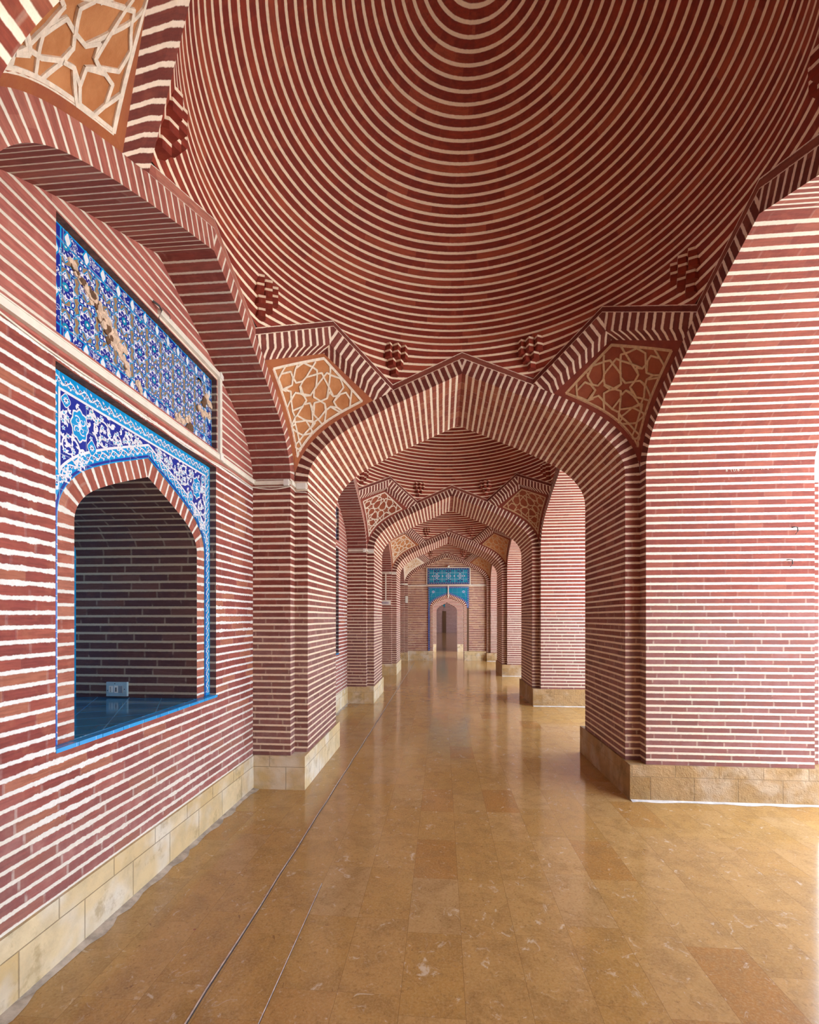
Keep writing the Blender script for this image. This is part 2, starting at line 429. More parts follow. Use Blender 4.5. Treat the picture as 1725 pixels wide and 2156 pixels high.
# ------------------------------------------------------------------ cross arches
tr = thing('cross_arch', 'nearest wide pointed brick arch spanning the corridor', 'arch', (XC, y_front(1), 0), 'cross arches over the corridor')
arch_mesh_parts(lambda s, z, d: (s, d, z), 0.0, PIER_T, ((0.0, -1), (PIER_T, 1)), M['soffit'], tr)
for k, lab in ((2, 'second pointed brick arch across the corridor, framed by the nearest one'), (3, 'third pointed brick arch across the corridor, smaller in the distance'),
               (4, 'farthest pointed brick arch, set against the end wall over the blue panels'), (0, 'cross arch above the camera, cut off at the top left corner')):
    dup(tr, (XC, y_front(k), 0), 0, lab)
# ------------------------------------------------------------------ side arches
la = thing('wall_arch', 'nearest left wall arch, over the niche and the mosaic panel', 'arch', (0, YB0, 0), 'blind arches along the left wall')
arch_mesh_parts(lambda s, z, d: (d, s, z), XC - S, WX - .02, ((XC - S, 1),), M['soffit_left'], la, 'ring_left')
ra = thing('courtyard_arch', 'nearest right arch, its pale brick soffit rising at the right edge', 'arch', (0, YB0, 0), 'open arches along the right side')
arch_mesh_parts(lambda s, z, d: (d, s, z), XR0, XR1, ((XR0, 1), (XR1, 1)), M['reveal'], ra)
for k, o in ((1, 'second'), (2, 'third'), (3, 'fourth')):
    dup(la, (0, YB0 + k * PITCH, 0), 0, '%s arch along the left wall, behind the %s cross arch' % (o, ORD[k - 1]))
    dup(ra, (0, YB0 + k * PITCH, 0), 0, '%s open arch on the right, behind the %s cross arch' % (o, ORD[k - 1]))

# ------------------------------------------------------------------ dome (bay-local coordinates)
RING = [(-2, 0.0, 5.185), (0, .115, 5.17), (1, .197, 5.157), (3, .325, 5.132), (5, .437, 5.088), (7, .543, 5.036), (9, .648, 4.976), (11, .747, 4.912), (13, .847, 4.845), (15, .943, 4.775),
        (17, 1.038, 4.702), (19, 1.127, 4.625), (21, 1.212, 4.544), (23, 1.292, 4.459), (25, 1.363, 4.368), (27, 1.415, 4.273), (29, 1.450, 4.170), (31, 1.475, 4.062), (33, 1.49, 3.951), (35, 1.498, 3.84)]
DZ = 3.84
def zig():
    """zigzag line above the border courses over one eighth turn (angle from an arch axis): list of (x, y, z), mirrored and rotated by the caller"""
    return [(0.0, S, 3.828), (.61, S, 3.570), (1.04, 1.04, 3.868)]
def zig_at(phi):
    """phi in 0..45 deg from the arch axis"""
    (ax, ay, az), (bx, by, bz), (cx, cy, cz) = zig()
    t = math.tan(phi)
    if t * S <= bx:
        k = t * S / bx; return (t * S, S, lerp(az, bz, k))
    # line b->c intersect ray x = t*y
    k = (t * by - bx) / ((cx - bx) - t * (cy - by))
    return (lerp(bx, cx, k), lerp(by, cy, k), lerp(bz, cz, k))
dome = thing('brick_dome', 'nearest and largest red brick dome with cream mortar rings', 'dome', (XC, YB0, 0), 'domes over the corridor bays')
dm = MB(); NS = 144
rows = catmull(RING, 2)
P = []; U = []
for (i, r, z) in rows:
    sh = .03 * max(0, min(1, (z - 3.84) / 1.3))
    P.append([(sh + r * math.sin(2 * math.pi * k / NS), r * math.cos(2 * math.pi * k / NS), z) for k in range(NS + 1)])
    U.append([(2 * math.pi * k / NS * 1.3, i) for k in range(NS + 1)])
dm.grid(P, U)
sh_o = dm.build('shell', M['dome'], dome, smooth=True)
so = sh_o.modifiers.new('thick', 'SOLIDIFY'); so.thickness = .12; so.offset = 1.0
sk = MB()
for k in range(NS):
    qs = []
    for kk in (k, k + 1):
        a = 2 * math.pi * kk / NS
        m = a % (math.pi / 2); sec = int(round((a - m) / (math.pi / 2)))
        flip = m > math.pi / 4
        x, y, z = zig_at(math.pi / 2 - m if flip else m)
        # angle measured clockwise from +Y
        v = Vector((x, y))
        if flip: v = Vector((y, x))
        c, s_ = math.cos(-sec * math.pi / 2), math.sin(-sec * math.pi / 2)
        v = Vector((v.x * c - v.y * s_, v.x * s_ + v.y * c))
        qs.append((a, v, z))
    n = 6
    colm = []
    for a, v, z in qs:
        top = Vector((1.498 * math.sin(a), 1.498 * math.cos(a)))
        z = min(z, DZ)
        colm.append([((top.lerp(v, t / n)).x, (top.lerp(v, t / n)).y, lerp(DZ, z, t / n)) for t in range(n + 1)])
    sk.strip(colm[0], colm[1], [(qs[0][0] * 1.3, 35 + (DZ - p[2]) / .056) for p in colm[0]], [(qs[1][0] * 1.3, 35 + (DZ - p[2]) / .056) for p in colm[1]])
sk.build('zigzag_base', M['dome'], dome)
def corbel():
    m = MB()
    # stepped brick brackets: rows of small diamond-shaped bricks, three over two over one
    def dia(cx, y0, z0, w, pr, h):
        poly = [(cx - w / 2, y0), (cx - w / 2, y0 - pr + w / 2), (cx, y0 - pr), (cx + w / 2, y0 - pr + w / 2), (cx + w / 2, y0)]
        vb = 35 + (DZ - z0) / .056
        n = len(poly); acc = 0
        m.face([(x, y, z0) for x, y in poly], [(x, .5) for x, y in poly])
        m.face([(x, y, z0 + h) for x, y in poly], [(x, .0) for x, y in poly])
        for i in range(n - 1):
            (a, b), (c, d) = poly[i], poly[i + 1]
            m.face([(a, b, z0), (c, d, z0), (c, d, z0 + h), (a, b, z0 + h)], [(acc, .2), (acc + .05, .2), (acc + .05, 1.12), (acc, 1.12)])
            acc += .05
    for cx in (-.068, 0, .068): dia(cx, 1.58, 3.735, .068, .120 - abs(cx) * .15, .058); dia(cx, 1.58, 3.793, .068, .122 - abs(cx) * .15, .058)
    for cx in (-.034, .034): dia(cx, 1.60, 3.677, .068, .110, .058)
    dia(0, 1.61, 3.621, .066, .085, .056)
    return m
cb = corbel()
for k in range(8):
    o = cb.build('corbel', M['dome'], dome) if k == 0 else bpy.data.objects.new('corbel', c0.data)
    if k == 0: c0 = o
    else: COL.objects.link(o); o.parent = dome
    o.rotation_euler = (0, 0, math.radians(22.1 if k % 2 == 0 else -22.1) + (k // 2) * math.pi / 2)
for k, lab in ((1, 'second ringed brick dome, seen through the nearest cross arch'), (2, 'third ringed brick dome, a thin sliver under the second cross arch'), (3, 'fourth ringed brick dome, a sliver just before the end wall')):
    dup(dome, (XC, YB0 + k * PITCH, 0), 0, lab)

# ------------------------------------------------------------------ squinches: kite panels with star lattice (corner +x,+y of the bay)
exz = [(z, s) for s, z in EX]
def ex_curve():
    """outer ring edge from the corner (s=S) up to s=.785"""
    i0 = 0
    pts = [q for q in EX if .785 < q[0] < S - .001]
    zb = 2.80
    z_end = interp(sorted((q[0], q[1]) for q in EX), .785)
    pts = [(S, zb)] + [q for q in pts if q[1] > zb + .01] + [(.785, z_end)]
    l = arc_len(pts); T = l[-1]
    def f(t):
        x = t * T
        for i in range(len(l) - 1):
            if x <= l[i + 1] + 1e-9:
                k = (x - l[i]) / (l[i + 1] - l[i]); return (lerp(pts[i][0], pts[i + 1][0], k), lerp(pts[i][1], pts[i + 1][1], k))
        return pts[-1]
    return f
EC = ex_curve()
KT = Vector((1.14, 1.14, 3.665))
KV = EC(1.0)
def kite(p, q):
    s0, z0 = EC(p); s1, z1 = EC(q)
    C0 = Vector((s0, S, z0)); C1 = Vector((S, s1, z1))
    B = Vector((S, S, EC(0)[1])); V1 = Vector((KV[0], S, KV[1])); V2 = Vector((S, KV[0], KV[1]))
    D1 = V2.lerp(KT, p); E1 = V1.lerp(KT, q)
    bl = B * (1 - p) * (1 - q) + V1 * p * (1 - q) + V2 * (1 - p) * q + KT * p * q
    return C0 * (1 - q) + D1 * q + C1 * (1 - p) + E1 * p - bl
def kite_n(p, q):
    e = .01
    a = kite(min(p + e, 1), q) - kite(max(p - e, 0), q); b = kite(p, min(q + e, 1)) - kite(p, max(q - e, 0))
    n = a.cross(b).normalized()
    return n if n.dot(Vector((-1, -1, -.6))) > 0 else -n
# lattice lines of the star net in the kite's own (p, q) coordinates
LAT = ['0.765,0.904 0.487,0.710 0.350,0.627 0.358,0.548 0.380,0.471 0.264,0.420',
 '0.718,0.673 0.711,0.737 0.626,0.723 0.489,0.713 0.339,0.702 0.321,0.745 0.398,0.860 0.546,0.903 0.633,0.834 0.693,0.801 0.490,0.459',
 '0.339,0.702 0.416,0.687 0.350,0.627',
 '0.321,0.745 0.265,0.678 0.171,0.682 0.226,0.623 0.216,0.570 0.298,0.580 0.358,0.548',
 '0.265,0.678 0.322,0.786 0.311,0.845 0.184,0.840 0.074,0.788 0.066,0.714 0.171,0.682',
 '0.299,0.908 0.184,0.840',
 '0.066,0.714 0.071,0.695 0.226,0.623',
 '0.216,0.570 0.072,0.506 0.095,0.478 0.169,0.455 0.264,0.420',
 '0.298,0.580 0.216,0.560 0.174,0.471 0.176,0.452 0.184,0.388 0.149,0.351',
 '0.522,0.525 0.452,0.490 0.358,0.548',
 '0.380,0.471 0.323,0.429 0.410,0.420 0.433,0.356 0.463,0.388 0.524,0.377 0.490,0.459',
 '0.410,0.420 0.303,0.414 0.205,0.388 0.271,0.310 0.399,0.205 0.431,0.318 0.463,0.388',
 '0.688,0.434 0.650,0.379 0.546,0.376 0.490,0.459',
 '0.721,0.516 0.714,0.668 0.546,0.563',
 '0.889,0.754 0.722,0.505 0.692,0.429 0.708,0.337 0.779,0.321 0.704,0.268 0.700,0.142 0.649,0.220 0.580,0.186 0.612,0.275 0.567,0.349 0.524,0.377',
 '0.652,0.369 0.567,0.349',
 '0.546,0.376 0.565,0.346',
 '0.612,0.275 0.571,0.182 0.473,0.156 0.431,0.318',
 '0.861,0.408 0.911,0.572 0.824,0.669 0.769,0.698 0.714,0.668',
 '0.894,0.456 0.861,0.408 0.754,0.317 0.845,0.323 0.855,0.169 0.818,0.100 0.715,0.103 0.704,0.268',
 '0.914,0.279 0.807,0.064',
 '0.580,0.186 0.536,0.071',
 '0.473,0.156 0.414,0.166',
 '0.399,0.205 0.398,0.163 0.370,0.074',
 '0.163,0.411 0.271,0.310 0.364,0.147 0.176,0.158 0.084,0.184',
 '0.398,0.163 0.364,0.147',
 '0.370,0.074 0.347,0.139',
 '0.271,0.310 0.112,0.356 0.093,0.342 0.175,0.224 0.344,0.082',
 '0.159,0.351 0.165,0.178 0.191,0.093 0.170,0.079 0.116,0.125 0.084,0.184',
 '0.205,0.388 0.163,0.411 0.149,0.351',
 '0.679,0.155 0.715,0.103',
 '0.370,0.074 0.234,0.067']
KM = .075
def ribbon(m, pts3, nrm, w, h, mi=0, ext=True):
    """raised flat strip along 3D points with per-point normals"""
    n = len(pts3); L_ = []; R_ = []
    for i in range(n):
        t = (pts3[min(i + 1, n - 1)] - pts3[max(i - 1, 0)]).normalized()
        s_ = nrm[i].cross(t).normalized() * (w / 2)
        e = t * (w * .2) * (-1 if i == 0 else 1 if i == n - 1 else 0) if ext else Vector((0, 0, 0))
        L_.append((pts3[i] + s_ + nrm[i] * h + e, pts3[i] + s_ + e)); R_.append((pts3[i] - s_ + nrm[i] * h + e, pts3[i] - s_ + e))
    uv = [(i, .0) for i in range(n)]
    m.strip([a[0] for a in L_], [a[0] for a in R_], uv, uv, mi)
    m.strip([a[1] for a in L_], [a[0] for a in L_], uv, uv, mi)
    m.strip([a[0] for a in R_], [a[1] for a in R_], uv, uv, mi)
sq = thing('squinch', '', 'squinch', (XC, YB0, 0), 'star squinches under the domes')
m = MB(); N = 14
ts = [KM + (1 - 2 * KM) * i / N for i in range(N + 1)]
m.grid([[kite(a, b) for b in ts] for a in ts], [[(a, b) for b in ts] for a in ts])
m.build('clay_field', M['clay_tan'], sq, smooth=True)
m = MB()
mm = [i / 20 for i in range(21)]
for f in (lambda t, k: (t, k), lambda t, k: (k, t), lambda t, k: (t, 1 - k), lambda t, k: (1 - k, t)):
    o_ = [kite(*f(t, 0.0)) for t in mm]; i_ = [kite(*f(lerp(KM, 1 - KM, t), KM)) for t in mm]
    lift = [kite_n(*f(lerp(KM, 1 - KM, t), KM)) * .006 for t in mm]
    i2 = [a + b for a, b in zip(i_, lift)]
    m.strip(o_, i2, [(t, .2) for t in mm], [(t, .8) for t in mm])
    m.strip(i2, i_, [(t, .8) for t in mm], [(t, .8) for t in mm])
m.build('edge_band', M['edge_tan'], sq)
m = MB()
lat_n = [0]
def lat_line(pq, w=.0145):
    pts = []
    for (a, b), (c, d) in zip(pq, pq[1:]):
        n = max(1, int(math.hypot(a - c, b - d) / .05))
        pts += [(lerp(a, c, i / n), lerp(b, d, i / n)) for i in range(n)]
    pts.append(pq[-1])
    lat_n[0] += 1
    ribbon(m, [kite(*q) for q in pts], [kite_n(*q) for q in pts], w, .005 + (lat_n[0] % 11) * .0003)
cl = lambda x: min(max(x, KM), 1 - KM)
for line in LAT:
    pq = []
    for t in line.split():
        a, b = map(float, t.split(',')); pq.append((cl(a), cl(b)))
    # each segment its own straight bar so that corners stay crisp
    for s0, s1 in zip(pq, pq[1:]): lat_line([s0, s1])
e0, e1 = KM + .006, 1 - KM - .006
for s0, s1 in (((e0, e0), (e1, e0)), ((e0, e0), (e0, e1)), ((e1, e0), (e1, e1)), ((e0, e1), (e1, e1))): lat_line([s0, s1], .02)
m.build('star_lattice', M['lat_white'], sq)
# ribs: face, soffit and border course on each side
for fl in (0, 1):
    X = (lambda x, y, z: Vector((x, y, z))) if not fl else (lambda x, y, z: Vector((y, x, z)))
    Vo, Po = X(.61, S, 3.516), X(1.035, 1.035, 3.818)
    Vb, Pb = X(.70, S - .002, 3.468), X(1.075, 1.075, 3.70)
    Vk, Pk = X(KV[0], S, KV[1]), KT.copy()
    Vc, Pc = X(.61, S, 3.570), X(1.04, 1.04, 3.868)
    n = 10; L_ = (Po - Vo).length
    tt = [i / n for i in range(n + 1)]
    rb = MB()
    vv = [.5 + t * L_ / CP for t in tt]
    ax = (Po - Vo).normalized()
    lines = [[a.lerp(b, t) for t in tt] for a, b in ((Vo, Po), (Vb, Pb), (Vk, Pk))]
    vs_ = [[.5 + (p - Vo).dot(ax) / CPA for p in ln] for ln in lines]
    vs_[2] = [x + 1.1 for x in vs_[1]]
    for i in (0, 1): rb.strip(lines[i], lines[i + 1], [(.12 * i, x) for x in vs_[i]], [(.12 * i + .12, x) for x in vs_[i + 1]])
    rb.build('rib', M['arch'], sq)
    cs = MB()
    cs.strip([Vo.lerp(Po, t) for t in tt], [Vc.lerp(Pc, t) for t in tt], [(t * L_, .06) for t in tt], [(t * L_, .96) for t in tt])
    cs.build('border_course', M['arch'], sq)
def recolour(root, clayk, edgek, latk):
    for ch in root.children:
        k = {'clay_field': clayk, 'edge_band': edgek, 'star_lattice': latk}.get(ch.name.split('.')[0])
        if k:
            ch.material_slots[0].link = 'OBJECT'; ch.material_slots[0].material = M[k]
SQ = [(0, 0, 'red star squinch with tan lattice, right of the nearest cross arch', 'clay_red', 'edge_red', 'lat_tan'),
      (0, 1, 'orange star squinch with white lattice, left of the nearest cross arch', 'clay_tan', 'edge_tan', 'lat_white'),
      (0, 2, 'large orange star squinch cut off at the top left corner', 'clay_tan', 'edge_tan', 'lat_white'),
      (0, 3, 'squinch beyond the top right corner, hardly in view', 'clay_red', 'edge_red', 'lat_tan'),
      (1, 0, 'red star squinch right of the second cross arch', 'clay_red', 'edge_red', 'lat_tan'),
      (1, 1, 'dark red star squinch with bright lattice, left of the second cross arch', 'clay_red', 'edge_red', 'lat_white'),
      (2, 0, 'small brown star squinch right of the third cross arch', 'clay_tan', 'edge_red', 'lat_tan'),
      (2, 1, 'small orange star squinch left of the third cross arch', 'clay_tan', 'edge_tan', 'lat_white'),
      (3, 0, 'tiny orange star squinch right of the end wall arch', 'clay_tan', 'edge_tan', 'lat_tan'),
      (3, 1, 'tiny whitewashed star squinch left of the end wall arch', 'clay_white', 'lat_white', 'lat_white')]
for i, (bay, k, lab, a, b, c) in enumerate(SQ):
    loc = (XC, YB0 + bay * PITCH, 0)
    if i == 0: r = sq; r['label'] = lab
    else: r = dup(sq, loc, k * math.pi / 2, lab)
    recolour(r, a, b, c)
# plain closing panels over the near corners of the farther bays (turned away from view)
for bay in (1, 2, 3):
    for k in (2, 3):
        m = MB()
        R_ = Matrix.Rotation(k * math.pi / 2, 3, 'Z'); off = Vector((XC, YB0 + bay * PITCH, 0))
        tsx = [i / 8 for i in range(9)]
        m.grid([[R_ @ kite(a, b) + off for b in tsx] for a in tsx], [[(a, b * 15) for b in tsx] for a in tsx])
        for fl in (0, 1):
            X = (lambda x, y, z: R_ @ Vector((x, y, z)) + off) if not fl else (lambda x, y, z: R_ @ Vector((y, x, z)) + off)
            m.face([X(.61, S, 3.570), X(1.04, 1.04, 3.868), X(1.14, 1.14, 3.665), X(KV[0], S, KV[1])], [(0, 0), (0, 8), (.2, 8), (.2, 0)])
        tag(m.build('ceiling', M['arch']), 'brick corner vaulting hidden behind the %s cross arch' % ORD[bay - 1], 'ceiling', kind='structure')

# ------------------------------------------------------------------ left wall with niche recesses
FY0, FY1, FZ0, FZ1, RD = 1.892, 3.335, .93, 2.612, .055
UY0, UY1, UZ0, UZ1, RD2 = 1.895, 3.345, 2.742, 3.262, .045
WCP = .0585
wl = MB()
def wrect(y0, y1, z0, z1, x=WX, m=0, cp=WCP):
    wl.face([(x, y0, z0), (x, y1, z0), (x, y1, z1), (x, y0, z1)], [(y0, z0 / cp), (y1, z0 / cp), (y1, z1 / cp), (y0, z1 / cp)], m)
ZSPL = 2.66                      # plain lunette starts here
def wall_bay(y0, y1, dy, niche):
    if not niche:
        wrect(y0, y1, 0, ZSPL); wrect(y0, y1, ZSPL, 5.4, m=1); return
    a, b = FY0 + dy, FY1 + dy
    wrect(y0, y1, 0, FZ0); wrect(y0, a, FZ0, FZ1); wrect(b, y1, FZ0, FZ1); wrect(y0, y1, FZ1, ZSPL)
    c, d = UY0 + dy, UY1 + dy
    wrect(y0, y1, ZSPL, UZ0, m=1); wrect(y0, c, UZ0, UZ1, m=1); wrect(d, y1, UZ0, UZ1, m=1); wrect(y0, y1, UZ1, 5.4, m=1)
    for (p, q, z0, z1, dep, mi) in ((a, b, FZ0, FZ1, RD, 2), (c, d, UZ0, UZ1, RD2, 2)):
        x1 = WX - dep
        for y in (p, q):
            wl.face([(WX, y, z0), (x1, y, z0), (x1, y, z1), (WX, y, z1)], [(0, z0 / WCP), (dep, z0 / WCP), (dep, z1 / WCP), (0, z1 / WCP)], mi)
        wl.face([(WX, p, z1), (WX, q, z1), (x1, q, z1), (x1, p, z1)], [(p, .45), (q, .45), (q, .6), (p, .6)], 3)
        wl.face([(WX, p, z0), (WX, q, z0), (x1, q, z0), (x1, p, z0)], [(p, .45), (q, .45), (q, .6), (p, .6)], 3)
edges = [-4.2, YB0 - PITCH / 2] + [YB0 + (k + .5) * PITCH for k in range(3)] + [16.62]
wall_bay(edges[0], edges[1], 0, False)
for k in range(4): wall_bay(edges[k + 1], edges[k + 2], k * PITCH, k < 2)
wrect(-4.2, 17.2, 0, 5.42, x=-2.85)
wl.face([(WX - .25, UY0 - .1, UZ0 - .06), (WX - .25, UY0 + 6, UZ0 - .06), (WX - .25, UY0 + 6, UZ1 + .1), (WX - .25, UY0 - .1, UZ1 + .1)])
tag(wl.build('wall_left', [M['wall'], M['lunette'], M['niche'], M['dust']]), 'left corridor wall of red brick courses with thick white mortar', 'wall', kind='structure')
bb = MB(); bb.box((WX - .03, -4.2, 0), (WX + .016, 16.6, PLH - .004), vs=1.0)
tag(bb.build('baseboard_left', M['stone']), 'pale tan stone plinth along the foot of the left wall', 'plinth', kind='structure')
cf = MB()
for k in range(-1, 4):
    y0, y1 = y_front(k) + PIER_T + D + .03, y_front(k + 1) - D - .03
    n = 40
    for i in range(n):
        a, b = lerp(y0, y1, i / n), lerp(y0, y1, (i + 1) / n)
        wa, wb = [.022 + .04 * abs(math.sin(t * 5.1) * math.sin(t * 13.7 + 1)) for t in (a, b)]
        x = WX + .016
        cf.face([(x, a, .012), (x + wa, a, .0015), (x + wb, b, .0015), (x, b, .012)], [(0, a), (wa, a), (wb, b), (0, b)])
tag(cf.build('trim_1', M['cement']), 'grey cement fillet where the left plinth meets the floor', 'trim', kind='structure')
cf = MB()
for k in range(0, 4):
    yf = y_front(k + 1) - D - .022
    n = 30
    for i in range(n):
        a, b = lerp(XC + A - .01, XR1 + .1, i / n), lerp(XC + A - .01, XR1 + .1, (i + 1) / n)
        wa, wb = [.018 + .03 * abs(math.sin(t * 3.1 + k) * math.sin(t * 9.7)) for t in (a, b)]
        cf.face([(a, yf, .010), (b, yf, .010), (b, yf - wb, .0015), (a, yf - wa, .0015)], [(a, 0), (b, 0), (b, wb), (a, wa)])
tag(cf.build('trim_2', M['lime']), 'white lime strip along the foot of the right piers', 'trim', kind='structure')

# ------------------------------------------------------------------ niche
NYC = 2.607; NA = .55
NP = [(s * NA / 1.38, 2.325 - (3.641 - z) * .4) for s, z in HALF]
NPF = [(NA, FZ0)] + NP
XF = WX - RD + .004                     # face of the recess
ND = .905
def bracket_pts(p, sg): return [(sg * s, z) for s, z in p]
def make_niche():
    root = thing('arched_niche', 'deep arched brick niche in the left wall with a blue tiled sill', 'niche', (0, NYC, 0), 'wall niches')
    v = MB(); al = arc_len(NPF)
    for sg in (1, -1):
        a = [(XF, sg * s, z) for s, z in NPF]; b = [(XF - ND, sg * s, z) for s, z in NPF]
        vv = [(FZ0 + l) / .0605 for l in al]
        v.strip(a, b, [(0, x) for x in vv], [(ND, x) for x in vv])
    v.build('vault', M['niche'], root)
    r = MB(); ex = offset(NPF, .10); ex[0] = (NA + .10, FZ0); ex[1] = (NA + .10, ex[1][1])
    for sg in (1, -1):
        vv = [(FZ0 + l) / .060 for l in al]; v2 = vv[:]; v2[-1] += .6
        r.strip([(XF, sg * s, z) for s, z in NPF], [(XF, sg * s, z) for s, z in ex], [(0, x) for x in vv], [(.1, x) for x in v2])
    r.build('brick_surround', M['niche_ring'], root)
    bg_ = MB()
    for sg, lim in ((1, FY1 - NYC), (-1, FY0 - NYC)):
        a = [(XF - .006, sg * s, z) for s, z in NPF]
        bg_.strip(a, [(XF - .006, lim, p[2]) for p in a], [(p[1], p[2] / CP) for p in a], [(lim, p[2] / CP) for p in a])
        bg_.face([(XF - .006, 0, NPF[-1][1]), (XF - .006, lim, NPF[-1][1]), (XF - .006, lim, FZ1), (XF - .006, 0, FZ1)])
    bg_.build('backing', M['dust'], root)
    bk = MB(); bk.face([(XF - ND, -NA - .05, FZ0), (XF - ND, NA + .05, FZ0), (XF - ND, NA + .05, 2.36), (XF - ND, -NA - .05, 2.36)], [(-NA, FZ0), (NA, FZ0), (NA, 2.36), (-NA, 2.36)])
    bk.build('back_tiles', M['cyan'], root)
    s_ = MB(); s_.box((XF - ND, -NA - .002, FZ0 - .04), (XF + .0, NA + .002, FZ0 + .004), vs=1.0)
    s_.build('sill', M['sill'], root)
    n_ = MB()
    y0 = FY0 - NYC
    segs = [0, .13, .28, .43, .60, .75, .93, 1.09, 1.27, FY1 - FY0 + .02]
    for a, b in zip(segs, segs[1:]):
        n_.box((XF - .001, y0 + a + .002, FZ0 - .017), (WX + .003, y0 + b - .002, FZ0 + .002 - .002 * random.random()), vs=1.0)
    n_.build('nosing', M['nosing'], root)
    return root
niche = make_niche()

# ---- spandrel tile panel with scrollwork
def flower(m, fn, a, b, r, hgt, mi, petals=5, ph=0.0):
    pts = []
    for i in range(petals * 4):
        t = 2 * math.pi * i / (petals * 4); rr = r * (.72 + .28 * math.cos(petals * t))
        pts.append((a + rr * math.cos(t + ph), b + rr * math.sin(t + ph)))
    m.face([fn(x, y, hgt) for x, y in pts], [(x, y) for x, y in pts], mi)
def disc(m, fn, a, b, ra, rb, hgt, mi, n=12, ph=0.0):
    pts = [(a + ra * math.cos(2 * math.pi * i / n + ph), b + rb * math.sin(2 * math.pi * i / n + ph)) for i in range(n)]
    m.face([fn(x, y, hgt) for x, y in pts], [(x, y) for x, y in pts], mi)
def line2(m, fn, pts, w, hgt, mi, taper=False):
    n = len(pts); L_ = []; R_ = []
    for i in range(n):
        (ax, ay), (bx, by) = pts[max(i - 1, 0)], pts[min(i + 1, n - 1)]
        tx, ty = bx - ax, by - ay; l = math.hypot(tx, ty) or 1
        ww = w / 2 * ((1 - .75 * i / (n - 1)) if taper else 1)
        L_.append((pts[i][0] - ty / l * ww, pts[i][1] + tx / l * ww)); R_.append((pts[i][0] + ty / l * ww, pts[i][1] - tx / l * ww))
    m.strip([fn(x, y, hgt) for x, y in L_], [fn(x, y, hgt) for x, y in R_], L_, R_, mi)
def leaf(m, fn, a, b, ang, l, w, hgt, mi):
    c, s_ = math.cos(ang), math.sin(ang)
    q = [(0, 0), (.35, .5), (.7, .35), (1, 0.08), (.7, -.25), (.35, -.4)]
    pts = [(a + c * x * l - s_ * y * w, b + s_ * x * l + c * y * w) for x, y in q]
    m.face([fn(x, y, hgt) for x, y in pts], [(x, y) for x, y in pts], mi)
def vine(m, fn, path, amp, wl_, hgt, mi_w, mi_d):
    """white wavy stem with leaves and flowers along a path of 2D points"""
    l = arc_len(path); T = l[-1]; n = int(T / .006)
    def at(x):
        for i in range(len(l) - 1):
            if x <= l[i + 1] or i == len(l) - 2:
                k = (x - l[i]) / max(l[i + 1] - l[i], 1e-6); a, b = path[i], path[i + 1]
                tx, ty = (b[0] - a[0]), (b[1] - a[1]); q = math.hypot(tx, ty) or 1
                return (lerp(a[0], b[0], k), lerp(a[1], b[1], k)), (tx / q, ty / q)
    pts = []
    for i in range(n + 1):
        x = T * i / n; (px, py), (tx, ty) = at(x); o = amp * math.sin(2 * math.pi * x / wl_)
        pts.append((px - ty * o, py + tx * o))
    line2(m, fn, pts, .0055, hgt, mi_w)
    k = int(T / (wl_ / 2))
    for i in range(k + 1):
        x = min((i + .25) * wl_ / 2, T); (px, py), (tx, ty) = at(x); sgn = 1 if i % 2 else -1
        ang = math.atan2(ty, tx)
        o = amp * .15 * sgn
        cx, cy = px - ty * o, py + tx * o
        flower(m, fn, cx, cy, .0105, hgt + .0003, mi_w, 5, i)
        disc(m, fn, cx, cy, .0045, .0045, hgt + .0006, mi_d, 8)
        for da, lo, sd in ((.9, .019, 1), (-.9, .019, -1), (2.4, .015, 1)):
            leaf(m, fn, cx + tx * .010 * (1 if abs(da) < 1.5 else -1) - ty * .008 * sd, cy + ty * .010 * (1 if abs(da) < 1.5 else -1) + tx * .008 * sd, ang + da, lo, .011 * sd, hgt, mi_w)
def spiral(m, fn, cx, cz, r, turns, sgn, hgt, mi_w, mi_c, ph=0.0, w=.011, leaves=True):
    n = int(40 * turns); pts = []
    for i in range(n + 1):
        t = i / n; rr = r * (1 - t * .86); a = ph + sgn * 2 * math.pi * turns * t
        pts.append((cx + rr * math.cos(a), cz + rr * math.sin(a)))
    line2(m, fn, pts, w, hgt, mi_w, True)
    if not leaves: return
    for i in range(3, n - 4, 6):
        a = math.atan2(pts[i + 1][1] - pts[i][1], pts[i + 1][0] - pts[i][0]); sd = 1 if (i // 6) % 2 else -1
        leaf(m, fn, pts[i][0], pts[i][1], a + .9 * sd, .023, .014 * sd, hgt, mi_w)
    for i in range(6, n - 2, 13):
        flower(m, fn, pts[i][0], pts[i][1], .015, hgt + .0003, mi_w, 6); disc(m, fn, pts[i][0], pts[i][1], .006, .006, hgt + .0006, mi_c, 8)
    flower(m, fn, pts[-1][0], pts[-1][1], .014, hgt + .0003, mi_w, 6)
def inside(poly, x, y):
    c = False; n = len(poly)
    for i in range(n):
        (ax, ay), (bx, by) = poly[i], poly[(i + 1) % n]
        if (ay > y) != (by > y) and x < (bx - ax) * (y - ay) / (by - ay) + ax: c = not c
    return c
PMATS = [M['whiteglaze'], M['cyan'], M['navy'], M['cobalt'], M['paleblue']]
